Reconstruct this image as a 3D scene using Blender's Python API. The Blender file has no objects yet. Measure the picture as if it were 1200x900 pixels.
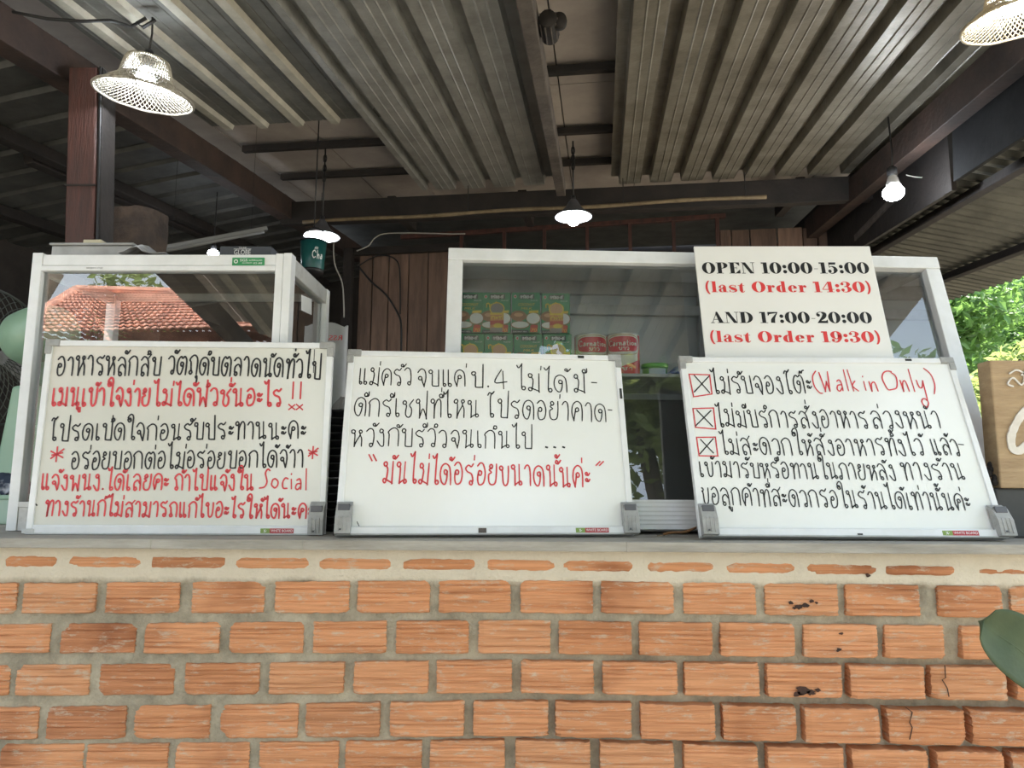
import bpy, math, random
from mathutils import Vector, Matrix
random.seed(7)
C = bpy.context.scene.collection
PI = math.pi
# ------------------------------------------------------------------ camera, sky, sun, exposure
F_PX, PITCH, YAW, ROLL = 832.0, 0.135, 0.017, 0.005      # focal length in pixels of a 1200x900 frame
CT = 1.05                                                # height of the counter top above the ground
CAM = Vector((0.0, -1.44, CT + 0.113))
_rz = Matrix.Rotation(YAW, 3, 'Z')
FW = _rz @ Vector((0, math.cos(PITCH), math.sin(PITCH)))
UP = _rz @ Vector((0, -math.sin(PITCH), math.cos(PITCH)))
RT = _rz @ Vector((1, 0, 0))
cam = bpy.data.objects.new('camera', bpy.data.cameras.new('camera'))
C.objects.link(cam)
cam.data.sensor_width = 36.0
cam.data.lens = F_PX / 1200.0 * 36.0
cam.data.clip_start = 0.02
cx_ = RT * math.cos(ROLL) + UP * math.sin(ROLL)
cy_ = UP * math.cos(ROLL) - RT * math.sin(ROLL)
cam.matrix_world = Matrix(((cx_.x, cy_.x, -FW.x, CAM.x), (cx_.y, cy_.y, -FW.y, CAM.y), (cx_.z, cy_.z, -FW.z, CAM.z), (0, 0, 0, 1)))
sc = bpy.context.scene
sc.camera = cam
sc.view_settings.view_transform = 'Standard'
sc.view_settings.look = 'None'
sc.view_settings.gamma = 1.0
sc.view_settings.use_curve_mapping = False
sc.view_settings.exposure = 0.0
sc.cycles.max_bounces = 10
sc.cycles.transparent_max_bounces = 16
sc.cycles.sample_clamp_indirect = 6.0
W = bpy.data.worlds.new('sky'); sc.world = W; W.use_nodes = True
nt = W.node_tree; bg = nt.nodes['Background']
tc = nt.nodes.new('ShaderNodeTexCoord'); sep = nt.nodes.new('ShaderNodeSeparateXYZ'); rmp = nt.nodes.new('ShaderNodeValToRGB')
nt.links.new(tc.outputs['Generated'], sep.inputs[0]); nt.links.new(sep.outputs['Z'], rmp.inputs[0]); nt.links.new(rmp.outputs[0], bg.inputs[0])
rmp.color_ramp.elements[0].color = (0.86, 0.92, 0.97, 1); rmp.color_ramp.elements[1].color = (0.55, 0.74, 1.0, 1)
SKY, SUN = 3.4, 25.0
bg.inputs[1].default_value = SKY
sun = bpy.data.objects.new('sun', bpy.data.lights.new('sun', 'SUN')); C.objects.link(sun)
sun.data.energy = SUN; sun.data.angle = 0.02; sun.data.color = (1.0, 0.95, 0.86)
sun.rotation_euler = Vector((-0.40, -0.42, -1.0)).to_track_quat('-Z', 'Y').to_euler()   # high, from behind the stall on the right

# ------------------------------------------------------------------ pixel helpers (points on real planes in the place)
def ray(px, py):
    u_, v_ = px - 600.0, py - 450.0
    c, s = math.cos(ROLL), math.sin(ROLL)
    u, v = c * u_ + s * v_, -s * u_ + c * v_
    return (RT * u - UP * v + FW * F_PX).normalized()
def hit(px, py, P0, n):
    d = ray(px, py)
    return CAM + d * ((P0 - CAM).dot(n) / d.dot(n))
def at(px, py, Y):
    return hit(px, py, Vector((0, Y, 0)), Vector((0, 1, 0)))
def ppm(Y):                       # pixels per metre (roughly) at depth Y
    return F_PX / (Y - CAM.y)

# ------------------------------------------------------------------ objects
def thing(name, label, cat, loc=(0, 0, 0), group=None):
    o = bpy.data.objects.new(name, None); C.objects.link(o)
    o.location = loc; o.empty_display_size = 0.05
    tag(o, label, cat, group); return o
def tag(o, label, cat, group=None, kind=None):
    if label: o['label'] = label
    if cat: o['category'] = cat
    if group: o['group'] = group
    if kind: o['kind'] = kind
    return o
def dup(root, loc, label=None, group=None):
    r = root.copy(); C.objects.link(r); r.location = loc
    if label: r['label'] = label
    if group: r['group'] = group
    for ch in list(root.children):
        c = ch.copy(); C.objects.link(c); c.parent = r
        for g in list(ch.children):
            d = g.copy(); C.objects.link(d); d.parent = c
    return r
def wloc(o):
    v = Vector((0, 0, 0))
    while o is not None:
        v += Vector(o.location); o = o.parent
    return v
class MB:
    def __init__(s): s.v = []; s.f = []; s.m = []; s.k = 0
    def add(s, vs, fs):
        b = len(s.v); s.v += [Vector(p) for p in vs]
        for f in fs: s.f.append([i + b for i in f]); s.m.append(s.k)
        return s
    def obox(s, c, ax, ay, az, dx, dy, dz):
        c = Vector(c); ax, ay, az = ax * dx / 2, ay * dy / 2, az * dz / 2
        p = [c + ax * i + ay * j + az * k for k in (-1, 1) for j in (-1, 1) for i in (-1, 1)]
        return s.add(p, [(0, 2, 3, 1), (4, 5, 7, 6), (0, 1, 5, 4), (2, 6, 7, 3), (0, 4, 6, 2), (1, 3, 7, 5)])
    def box(s, x0, y0, z0, x1, y1, z1):
        return s.obox(((x0 + x1) / 2, (y0 + y1) / 2, (z0 + z1) / 2), X, Y_, Z, abs(x1 - x0), abs(y1 - y0), abs(z1 - z0))
    def bar(s, a, b, w, h, up=None):            # rectangular bar from a to b
        a, b = Vector(a), Vector(b); d = (b - a); L = d.length; d.normalize()
        u = (up or Z); side = d.cross(u).normalized(); u = side.cross(d).normalized()
        return s.obox((a + b) / 2, d, side, u, L, w, h)
    def hexa(s, p):                              # 8 corners: front quad then back quad
        return s.add(p, [(0, 1, 2, 3), (7, 6, 5, 4), (0, 4, 5, 1), (1, 5, 6, 2), (2, 6, 7, 3), (3, 7, 4, 0)])
    def tube(s, pts, r, n=8, closed=False):
        pts = [Vector(p) for p in pts]; N = len(pts); rs = r if isinstance(r, (list, tuple)) else [r] * N
        vs = []; prev = None
        for i, p in enumerate(pts):
            t = (pts[(i + 1) % N] - pts[i - 1]) if closed else (pts[min(i + 1, N - 1)] - pts[max(i - 1, 0)])
            t.normalize()
            a = prev if prev is not None else (Z if abs(t.z) < .9 else X)
            a = (a - t * a.dot(t)).normalized(); b = t.cross(a); prev = a
            vs += [p + (a * math.cos(2 * PI * k / n) + b * math.sin(2 * PI * k / n)) * rs[i] for k in range(n)]
        fs = []
        for i in range(N if closed else N - 1):
            j = (i + 1) % N
            fs += [(i * n + k, i * n + (k + 1) % n, j * n + (k + 1) % n, j * n + k) for k in range(n)]
        if not closed: fs += [tuple(range(n))[::-1], tuple((N - 1) * n + k for k in range(n))]
        return s.add(vs, fs)
    def lathe(s, prof, c=(0, 0, 0), n=24, axis=None, cap=True):
        c = Vector(c); ax = (axis or Z).normalized(); a = (X if abs(ax.x) < .9 else Y_); a = (a - ax * a.dot(ax)).normalized(); b = ax.cross(a)
        vs = [c + ax * z + (a * math.cos(2 * PI * k / n) + b * math.sin(2 * PI * k / n)) * r for r, z in prof for k in range(n)]
        fs = [(i * n + k, i * n + (k + 1) % n, (i + 1) * n + (k + 1) % n, (i + 1) * n + k) for i in range(len(prof) - 1) for k in range(n)]
        if cap: fs += [tuple(range(n))[::-1], tuple((len(prof) - 1) * n + k for k in range(n))]
        return s.add(vs, fs)
    def ball(s, c, rx, ry=None, rz=None, n=20, m=10):
        ry = ry or rx; rz = rz or rx; c = Vector(c)
        vs = [c + Vector((rx * math.sin(PI * (j + .02) / (m + .04)) * math.cos(2 * PI * k / n), ry * math.sin(PI * (j + .02) / (m + .04)) * math.sin(2 * PI * k / n), rz * math.cos(PI * j / m))) for j in range(m + 1) for k in range(n)]
        return s.add(vs, [(j * n + k, (j + 1) * n + k, (j + 1) * n + (k + 1) % n, j * n + (k + 1) % n) for j in range(m) for k in range(n)])
    def grid(s, fn, nu, nv):
        vs = [fn(i / nu, j / nv) for j in range(nv + 1) for i in range(nu + 1)]
        return s.add(vs, [(j * (nu + 1) + i, j * (nu + 1) + i + 1, (j + 1) * (nu + 1) + i + 1, (j + 1) * (nu + 1) + i) for j in range(nv) for i in range(nu)])
    def prism(s, pts, d):                       # polygon extruded by vector d
        n = len(pts); pts = [Vector(p) for p in pts]; d = Vector(d)
        return s.add(pts + [p + d for p in pts], [tuple(range(n)), tuple(range(2 * n - 1, n - 1, -1))] + [(i, i + n, (i + 1) % n + n, (i + 1) % n) for i in range(n)])
    def build(s, name, mats, parent=None, smooth=False, bevel=0, label=None, solid=0, seg=2, ang=0.6):
        me = bpy.data.meshes.new(name)
        off = wloc(parent) if parent else Vector((0, 0, 0))
        me.from_pydata([v - off for v in s.v], [], s.f)
        for m in (mats if isinstance(mats, (list, tuple)) else [mats]): me.materials.append(m)
        me.polygons.foreach_set('material_index', s.m)
        if smooth: me.polygons.foreach_set('use_smooth', [True] * len(s.f))
        me.validate(); me.update()
        o = bpy.data.objects.new(name, me); C.objects.link(o)
        if parent: o.parent = parent
        if bevel:
            b = o.modifiers.new('bevel', 'BEVEL'); b.width = bevel; b.segments = seg; b.limit_method = 'ANGLE'; b.angle_limit = ang
        if solid:
            b = o.modifiers.new('solid', 'SOLIDIFY'); b.thickness = solid; b.offset = 0
        if label: o['label'] = label
        return o
X, Y_, Z = Vector((1, 0, 0)), Vector((0, 1, 0)), Vector((0, 0, 1))

# ------------------------------------------------------------------ materials
def mat(name, col, rough=.55, metal=0.0, col2=None, scale=8.0, bump=0.0, bscale=None, stretch=(1, 1, 1), detail=5, lo=.35, hi=.65, island=0.0, emit=None, spec=None, sss=0):
    m = bpy.data.materials.new(name); m.use_nodes = True
    n = m.node_tree.nodes; l = m.node_tree.links; b = n['Principled BSDF']
    b.inputs['Roughness'].default_value = rough; b.inputs['Metallic'].default_value = metal
    if spec is not None: b.inputs['Specular IOR Level'].default_value = spec
    b.inputs['Base Color'].default_value = (*col, 1)
    if emit:
        b.inputs['Emission Color'].default_value = (*emit[:3], 1); b.inputs['Emission Strength'].default_value = emit[3]
    if col2 or bump:
        tc = n.new('ShaderNodeTexCoord'); mp = n.new('ShaderNodeMapping'); mp.inputs['Scale'].default_value = stretch
        l.new(tc.outputs['Object'], mp.inputs[0])
    out = None
    if col2:
        nz = n.new('ShaderNodeTexNoise'); nz.inputs['Scale'].default_value = scale; nz.inputs['Detail'].default_value = detail; nz.inputs['Roughness'].default_value = .65
        l.new(mp.outputs[0], nz.inputs['Vector'])
        r = n.new('ShaderNodeValToRGB'); r.color_ramp.elements[0].position = lo; r.color_ramp.elements[1].position = hi
        r.color_ramp.elements[0].color = (*col, 1); r.color_ramp.elements[1].color = (*col2, 1)
        l.new(nz.outputs['Fac'], r.inputs[0]); out = r.outputs[0]
    if island:
        g = n.new('ShaderNodeNewGeometry'); h = n.new('ShaderNodeHueSaturation')
        mr = n.new('ShaderNodeMapRange'); mr.inputs['To Min'].default_value = 1 - island; mr.inputs['To Max'].default_value = 1 + island
        l.new(g.outputs['Random Per Island'], mr.inputs['Value']); l.new(mr.outputs[0], h.inputs['Value'])
        if out: l.new(out, h.inputs['Color'])
        else: h.inputs['Color'].default_value = (*col, 1)
        out = h.outputs[0]
    if out: l.new(out, b.inputs['Base Color'])
    if bump:
        nb = n.new('ShaderNodeTexNoise'); nb.inputs['Scale'].default_value = bscale or scale * 3; nb.inputs['Detail'].default_value = 6
        l.new(mp.outputs[0], nb.inputs['Vector'])
        bp = n.new('ShaderNodeBump'); bp.inputs['Strength'].default_value = bump; bp.inputs['Distance'].default_value = .01
        l.new(nb.outputs['Fac'], bp.inputs['Height']); l.new(bp.outputs[0], b.inputs['Normal'])
    return m
def glass_mat(name, ior=1.6, tint=(.93, .96, .95), dust=.03, gain=1.0):
    m = bpy.data.materials.new(name); m.use_nodes = True
    n = m.node_tree.nodes; l = m.node_tree.links; n.clear()
    o = n.new('ShaderNodeOutputMaterial'); fr = n.new('ShaderNodeFresnel'); fr.inputs[0].default_value = ior
    t = n.new('ShaderNodeBsdfTransparent'); t.inputs[0].default_value = (*tint, 1)
    g = n.new('ShaderNodeBsdfGlossy'); g.inputs['Roughness'].default_value = 0.0; g.inputs['Color'].default_value = (1, 1, 1, 1)
    mx = n.new('ShaderNodeMixShader'); d = n.new('ShaderNodeBsdfDiffuse'); d.inputs[0].default_value = (.7, .72, .7, 1); m2 = n.new('ShaderNodeMixShader')
    m2.inputs[0].default_value = dust
    l.new(fr.outputs[0], mx.inputs[0]); l.new(t.outputs[0], mx.inputs[1]); l.new(g.outputs[0], mx.inputs[2])
    l.new(mx.outputs[0], m2.inputs[1]); l.new(d.outputs[0], m2.inputs[2]); l.new(m2.outputs[0], o.inputs[0])
    return m
M = {}
M['alu'] = mat('painted_aluminium', (.78, .79, .80), .38, .0, (.70, .71, .71), 14)
M['alu_dirty'] = mat('worn_aluminium', (.52, .52, .50), .45, .1, (.36, .35, .33), 30, .05, 60, lo=.5, hi=.8)
M['alu_grey'] = mat('grey_aluminium', (.50, .51, .51), .45, .2, (.40, .40, .39), 25)
M['cap'] = mat('grey_plastic', (.38, .38, .37), .6, 0, (.28, .28, .27), 40, .1, 90)
M['board'] = mat('whiteboard_enamel', (.655, .65, .59), .16, 0, (.62, .615, .56), 5, lo=.3, hi=.7)
M['board_new'] = mat('whiteboard_enamel_clean', (.80, .81, .79), .15, 0, (.765, .775, .755), 4)
M['sign_white'] = mat('white_sheet', (.82, .805, .77), .35, 0, (.78, .765, .725), 4)
M['ink'] = mat('black_marker_ink', (.012, .012, .013), .5)
M['red_ink'] = mat('red_marker_ink', (.62, .05, .06), .5)
M['sign_black'] = mat('black_vinyl', (.012, .012, .013), .45)
M['sign_red'] = mat('red_vinyl', (.68, .045, .045), .45)
M['glass'] = glass_mat('cabinet_glass', 2.3, dust=.012)
M['glass_dusty'] = glass_mat('dusty_cabinet_glass', 2.0, (.94, .96, .955), dust=.02)
M['beam_brown'] = mat('sooty_brown_timber', (.060, .036, .028), .75, 0, (.028, .019, .016), 6, .35, 40, (1, 1, 1))
M['wood_red'] = mat('red_brown_timber', (.095, .036, .027), .6, 0, (.045, .022, .018), 6, .35, 40, (6, 6, .6))
M['wood_dark'] = mat('dark_timber', (.024, .018, .016), .8, 0, (.012, .010, .009), 8, .3, 40, (1, 1, 1))
M['wood_grey'] = mat('weathered_timber', (.13, .11, .095), .8, 0, (.06, .05, .045), 8, .3, 40)
M['plank'] = mat('brown_wall_planks', (.19, .118, .086), .75, 0, (.10, .064, .048), 5, .3, 30, (4, 4, .5), island=.35)
M['sheet'] = mat('old_zinc_sheet', (.38, .38, .36), .42, .3, (.26, .26, .24), 9, .12, 60, (1, 1, 1))
M['sheet_pan'] = mat('dark_sheet_pan', (.17, .17, .155), .55, .1, (.11, .11, .10), 9, .12, 60)  # darker flat pans between the cream ribs of the leftmost sheet
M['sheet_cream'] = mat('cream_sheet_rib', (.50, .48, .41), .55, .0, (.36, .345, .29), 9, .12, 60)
M['sheet_rust'] = mat('brown_zinc_sheet', (.27, .25, .205), .45, .3, (.16, .145, .115), 7, .12, 60)
M['sheet_dark'] = mat('dark_zinc_sheet', (.11, .11, .105), .6, .2, (.06, .06, .057), 6, .1, 50)
M['ceil'] = mat('pale_ceiling_board', (.42, .37, .33), .85, 0, (.30, .26, .235), 3, .08, 30)
M['bamboo'] = mat('dry_bamboo', (.24, .18, .105), .6, 0, (.14, .10, .055), 20)
M['concrete'] = mat('concrete_slab', (.42, .40, .36), .85, 0, (.28, .265, .235), 14, .3, 60)
M['mint'] = mat('mint_green_enamel', (.26, .40, .28), .35, 0, (.22, .35, .245), 5)
M['wire'] = mat('black_cable', (.012, .012, .013), .5)
M['wire_white'] = mat('pale_cable', (.45, .43, .40), .6)
M['guard'] = mat('fan_guard_wire', (.10, .11, .10), .5, .4)
M['black'] = mat('black_plastic', (.018, .018, .02), .5)
M['rattan'] = mat('woven_bamboo_strip', (.52, .44, .30), .6, 0, (.30, .24, .15), 60)
M['rattan_old'] = mat('woven_bamboo_strip_grey', (.50, .47, .40), .6, 0, (.22, .20, .16), 60)
M['shade_dark'] = mat('dark_lamp_shade', (.10, .10, .11), .5, .2)
M['shade_in'] = mat('white_shade_inside', (.8, .8, .8), .5)
M['bulb'] = mat('lit_bulb', (1, 1, 1), .4, emit=(.86, .93, 1.0, 200))
M['bulb_far'] = mat('lit_bulb_far', (1, 1, 1), .4, emit=(.86, .93, 1.0, 90))
M['bulb_cone'] = mat('lit_cone_bulb', (1, 1, 1), .4, emit=(.86, .93, 1.0, 70))
M['tube_off'] = mat('unlit_tube', (.20, .20, .195), .5)
M['bulb_base'] = mat('bulb_base_white', (.62, .62, .62), .5)
M['plastic_clear'] = mat('clear_plastic_film', (.45, .45, .46), .25)
M['grey_lid'] = mat('grey_plastic_lid', (.42, .42, .42), .5, 0, (.30, .30, .29), 12)
M['teal'] = mat('teal_enamel', (.015, .115, .11), .3, 0, (.012, .09, .088), 5)
M['white'] = mat('white_paint', (.78, .78, .77), .5)
M['cream'] = mat('cream_card', (.62, .56, .40), .7)
M['tape_black'] = mat('black_tape', (.015, .015, .015), .4)
M['lab_green'] = mat('green_label', (.03, .26, .09), .4)
M['lab_red'] = mat('red_label', (.42, .03, .04), .4)
M['lab_olive'] = mat('olive_label', (.20, .30, .06), .4)
M['box_dark'] = mat('dark_carton', (.05, .055, .065), .45)
M['trunk'] = mat('tree_bark', (.16, .12, .085), .9, 0, (.08, .06, .045), 10, .6, 25)
def leaf_mat(name, col, tr):
    m = mat(name, col, .5, island=.45); n = m.node_tree.nodes; l = m.node_tree.links
    t = n.new('ShaderNodeBsdfTranslucent'); t.inputs[0].default_value = (*tr, 1); mx = n.new('ShaderNodeMixShader'); mx.inputs[0].default_value = .45
    o = n['Material Output']; l.new(n['Principled BSDF'].outputs[0], mx.inputs[1]); l.new(t.outputs[0], mx.inputs[2]); l.new(mx.outputs[0], o.inputs[0]); return m
M['leaf_a'] = leaf_mat('foliage_bright', (.20, .27, .085), (.36, .42, .13))
M['leaf_b'] = leaf_mat('foliage_mid', (.085, .18, .045), (.17, .30, .07))
M['leaf_c'] = leaf_mat('foliage_dark', (.05, .12, .035), (.10, .20, .05))
# ------------------------------------------------------------------ setting: ground, brick counter wall, counter top
ground = MB(); ground.grid(lambda a, b: Vector((-16 + 32 * a, -20 + 40 * b, 0)), 4, 4)
tag(ground.build('floor', mat('packed_earth', (.27, .235, .18), .9, 0, (.19, .165, .125), 1.5, .2, 20)), None, None, kind='structure')

FACE = -0.055                                           # brick face depth
def bx(px): return at(px, 720, FACE).x
def bz(px, py): return at(px, py, FACE).z
BR = [  # (top px at x=0, 600, 1200), (bottom px ...), list of brick edges in px
 ((656, 656, 661), (668, 668, 671), [(0, 60), (75, 160), (174, 260), (273, 360), (372, 456), (471, 555), (571, 650), (660, 743), (758, 840), (853, 935), (948, 1030), (1042, 1122), (1139, 1215)]),
 ((688, 680, 683), (724, 718, 719), [(-70, 17), (25, 110), (122, 208), (223, 308), (321, 408), (418, 503), (514, 598), (610, 695), (705, 790), (802, 887), (898, 983), (993, 1079), (1101, 1176), (1187, 1270)]),
 ((737, 727, 730), (771, 766, 768), [(-26, 60), (73, 160), (171, 258), (270, 356), (368, 453), (465, 549), (561, 645), (655, 740), (749, 834), (844, 930), (941, 1027), (1036, 1105), (1126, 1210)]),
 ((786, 774, 778), (822, 812, 816), [(-70, 17), (25, 110), (122, 208), (221, 307), (319, 405), (417, 503), (513, 600), (611, 695), (706, 792), (801, 887), (897, 983), (993, 1078), (1087, 1174), (1185, 1270)]),
 ((836, 822, 829), (874, 863, 869), [(-32, 55), (66, 156), (166, 253), (265, 354), (363, 448), (460, 545), (556, 642), (651, 738), (749, 834), (844, 928), (938, 1023), (1034, 1121), (1131, 1216)]),
 ((880, 868, 877), (918, 906, 915), [(-85, 3), (15, 110), (115, 207), (216, 300), (312, 402), (410, 497), (507, 592), (605, 690), (702, 786), (798, 882), (894, 980), (990, 1076), (1087, 1163), (1174, 1260)]),
]
def q3(t, x):
    a, b, c = t; u = x / 600.0
    return a + (b - a) * u if u < 1 else b + (c - b) * (u - 1)
wall = MB()
rb = random.Random(3)
def brick(x0, x1, zt0, zt1, zb0, zb1, grooves=True):
    dy = rb.uniform(-.0025, .0015)
    nx, nz = 14, (34 if grooves else 3)
    gl = sorted(rb.sample([.20, .34, .48, .62, .76, .86], rb.choice((2, 3, 3, 4)))) if grooves else []
    ph = rb.uniform(0, 9)
    ch = [(rb.choice((0, 1)), rb.choice((0, 1)), rb.uniform(.04, .16)) for _ in range(rb.choice((1, 2, 2, 3)))]
    def f(u, v):
        x = x0 + (x1 - x0) * u
        z = (zb0 + (zb1 - zb0) * u) * (1 - v) + (zt0 + (zt1 - zt0) * u) * v
        e = 0
        for cu, cv, r in ch:
            dd = math.hypot((u - cu) * 1.0, (v - cv) * .45)
            if dd < r: e += .006 * (1 - dd / r)
        for g in gl:
            e += .0022 * math.exp(-((v - g - .010 * math.sin(u * 4 + ph)) / .017) ** 2)
        if u in (0, 1): x += rb.uniform(-.0012, .0012); e += .0022
        if v in (0, 1): z += rb.uniform(-.0010, .0010); e += .0016
        return Vector((x, FACE + dy + e + rb.uniform(-.0003, .0003), z))
    b = len(wall.v); wall.grid(f, nx, nz)
    ring = [i for i in range(nx + 1)] + [(nx + 1) * j + nx for j in range(1, nz + 1)] + [(nx + 1) * nz + i for i in range(nx - 1, -1, -1)] + [(nx + 1) * j for j in range(nz - 1, 0, -1)]
    n = len(ring); base = len(wall.v)
    wall.add([wall.v[b + i] + Vector((0, .05, 0)) for i in ring], [])
    for k in range(n):
        wall.f.append([b + ring[k], base + k, base + (k + 1) % n, b + ring[(k + 1) % n]]); wall.m.append(0)
PITCH_X = 96.0
for ri, (tp, bt, edges) in enumerate(BR):
    left = []; a, b_ = edges[0]
    while a > -620: a -= PITCH_X; b_ = a + 86; left.append((a, b_))
    right = []; a = edges[-1][0]
    while a < 1800: a += PITCH_X; right.append((a, a + 86))
    for (a, b_) in left + edges + right:
        ac, bc = min(max(a, -50), 1250), min(max(b_, -50), 1250)
        brick(bx(a), bx(b_), bz(600, q3(tp, ac)), bz(600, q3(tp, bc)), bz(600, q3(bt, ac)), bz(600, q3(bt, bc)), ri > 0)
for r in range(6, 13):                                   # courses below the picture
    a = -620 + (48 if r % 2 else 0)
    while a < 1800:
        t = 868 + (r - 5) * 48
        brick(bx(a), bx(a + 86), bz(600, t), bz(600, t), bz(600, t + 38), bz(600, t + 38), False); a += PITCH_X
from mathutils import noise as mnoise
zt = CT - .018
def mortar(u, v):
    x = -2.6 + 5.2 * u; z = 0.0 + zt * v
    n1 = mnoise.noise(Vector((x * 9, z * 9, 1))); n2 = mnoise.noise(Vector((x * 45, z * 45, 5))); n3 = mnoise.noise(Vector((x * 140, z * 140, 9)))
    t = min(1, max(0, (x + .5) / 1.4)); low = min(1, max(0, (CT - .15 - z) / .12))
    rec = .005 + .024 * t * low + .004 * t + .0035 * n1 * (.5 + t) + .0026 * n2 + .0012 * n3
    top = min(1, max(0, (z - (bz(600, 683) - .004)) / .008))          # plastered top course, nearly flush
    rec = rec * (1 - top) + top * (.0012 + .0008 * n2 + .0005 * n3)
    return Vector((x, FACE + max(rec, .0002), z))
wall.k = 1
b0 = len(wall.v); wall.grid(mortar, 520, 104)
wall.k = 2; wall.box(-2.6, FACE + .045, 0, 2.6, FACE + .13, zt)
# brick material: combed extruded face, island colour, pale mortar smears
bm = bpy.data.materials.new('combed_orange_brick'); bm.use_nodes = True
n = bm.node_tree.nodes; l = bm.node_tree.links; P = n['Principled BSDF']; P.inputs['Roughness'].default_value = .85
tcn = n.new('ShaderNodeTexCoord'); g = n.new('ShaderNodeNewGeometry')
rp = n.new('ShaderNodeValToRGB'); l.new(g.outputs['Random Per Island'], rp.inputs[0])
els = rp.color_ramp.elements; els[0].color = (.50, .225, .105, 1); els[1].color = (.57, .275, .135, 1)
e = els.new(.06); e.color = (.44, .18, .08, 1); e = els.new(.14); e.color = (.54, .235, .105, 1); e = els.new(.6); e.color = (.62, .285, .135, 1)
mp = n.new('ShaderNodeMapping'); mp.inputs['Scale'].default_value = (1.2, 1.2, 40); l.new(tcn.outputs['Object'], mp.inputs[0])
st = n.new('ShaderNodeTexNoise'); st.inputs['Scale'].default_value = 6; st.inputs['Detail'].default_value = 6; l.new(mp.outputs[0], st.inputs['Vector'])
sr = n.new('ShaderNodeValToRGB'); sr.color_ramp.elements[0].position = .33; sr.color_ramp.elements[1].position = .6
sr.color_ramp.elements[0].color = (.74, .69, .65, 1); sr.color_ramp.elements[1].color = (1.04, 1.04, 1.04, 1); l.new(st.outputs['Fac'], sr.inputs[0])
mu = n.new('ShaderNodeMix'); mu.data_type = 'RGBA'; mu.blend_type = 'MULTIPLY'; mu.inputs[0].default_value = 1
l.new(rp.outputs[0], mu.inputs[6]); l.new(sr.outputs[0], mu.inputs[7])
big = n.new('ShaderNodeTexNoise'); big.inputs['Scale'].default_value = 4.5; big.inputs['Detail'].default_value = 3; l.new(tcn.outputs['Object'], big.inputs['Vector'])
br_ = n.new('ShaderNodeValToRGB'); br_.color_ramp.elements[0].position = .3; br_.color_ramp.elements[1].position = .45
br_.color_ramp.elements[0].color = (.62, .52, .46, 1); br_.color_ramp.elements[1].color = (1, 1, 1, 1); l.new(big.outputs['Fac'], br_.inputs[0])
mu2 = n.new('ShaderNodeMix'); mu2.data_type = 'RGBA'; mu2.blend_type = 'MULTIPLY'; mu2.inputs[0].default_value = 1
l.new(mu.outputs[2], mu2.inputs[6]); l.new(br_.outputs[0], mu2.inputs[7])
mp3 = n.new('ShaderNodeMapping'); mp3.inputs['Scale'].default_value = (10, 10, 34); l.new(tcn.outputs['Object'], mp3.inputs[0])
sm = n.new('ShaderNodeTexNoise'); sm.inputs['Scale'].default_value = 3; sm.inputs['Detail'].default_value = 8; sm.inputs['Roughness'].default_value = .75; l.new(mp3.outputs[0], sm.inputs['Vector'])
smr = n.new('ShaderNodeValToRGB'); smr.color_ramp.elements[0].position = .54; smr.color_ramp.elements[1].position = .66; l.new(sm.outputs['Fac'], smr.inputs[0])
mu3 = n.new('ShaderNodeMix'); mu3.data_type = 'RGBA'; mu3.inputs[7].default_value = (.50, .42, .32, 1)
sclf = n.new('ShaderNodeMath'); sclf.operation = 'MULTIPLY'; sclf.inputs[1].default_value = .75
l.new(smr.outputs[0], sclf.inputs[0]); l.new(sclf.outputs[0], mu3.inputs[0]); l.new(mu2.outputs[2], mu3.inputs[6]); l.new(mu3.outputs[2], P.inputs['Base Color'])
bp = n.new('ShaderNodeBump'); bp.inputs['Strength'].default_value = .3; bp.inputs['Distance'].default_value = .003
l.new(st.outputs['Fac'], bp.inputs['Height']); l.new(bp.outputs[0], P.inputs['Normal'])
# mortar material: grey below, cream plaster on the top course (object height)
mm = bpy.data.materials.new('cement_mortar'); mm.use_nodes = True
n = mm.node_tree.nodes; l = mm.node_tree.links; P = n['Principled BSDF']; P.inputs['Roughness'].default_value = .95
tcn = n.new('ShaderNodeTexCoord'); nz = n.new('ShaderNodeTexNoise'); nz.inputs['Scale'].default_value = 14; nz.inputs['Detail'].default_value = 8; nz.inputs['Roughness'].default_value = .7
l.new(tcn.outputs['Object'], nz.inputs['Vector'])
r1 = n.new('ShaderNodeValToRGB'); r1.color_ramp.elements[0].color = (.20, .172, .125, 1); r1.color_ramp.elements[1].color = (.43, .375, .28, 1)
r1.color_ramp.elements[0].position = .3; r1.color_ramp.elements[1].position = .65; l.new(nz.outputs['Fac'], r1.inputs[0])
r2 = n.new('ShaderNodeValToRGB'); r2.color_ramp.elements[0].color = (.50, .43, .33, 1); r2.color_ramp.elements[1].color = (.70, .63, .51, 1); l.new(nz.outputs['Fac'], r2.inputs[0])
sx = n.new('ShaderNodeSeparateXYZ'); l.new(tcn.outputs['Object'], sx.inputs[0])
ad = n.new('ShaderNodeMath'); ad.operation = 'MULTIPLY_ADD'; ad.inputs[1].default_value = .03; l.new(nz.outputs['Fac'], ad.inputs[0]); l.new(sx.outputs['Z'], ad.inputs[2])
mr = n.new('ShaderNodeMapRange'); mr.inputs['From Min'].default_value = bz(600, 683) + .008; mr.inputs['From Max'].default_value = bz(600, 683) + .022; l.new(ad.outputs[0], mr.inputs['Value'])
mx = n.new('ShaderNodeMix'); mx.data_type = 'RGBA'; l.new(mr.outputs[0], mx.inputs[0]); l.new(r1.outputs[0], mx.inputs[6]); l.new(r2.outputs[0], mx.inputs[7]); l.new(mx.outputs[2], P.inputs['Base Color'])
bp = n.new('ShaderNodeBump'); bp.inputs['Strength'].default_value = .6; bp.inputs['Distance'].default_value = .004
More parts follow.
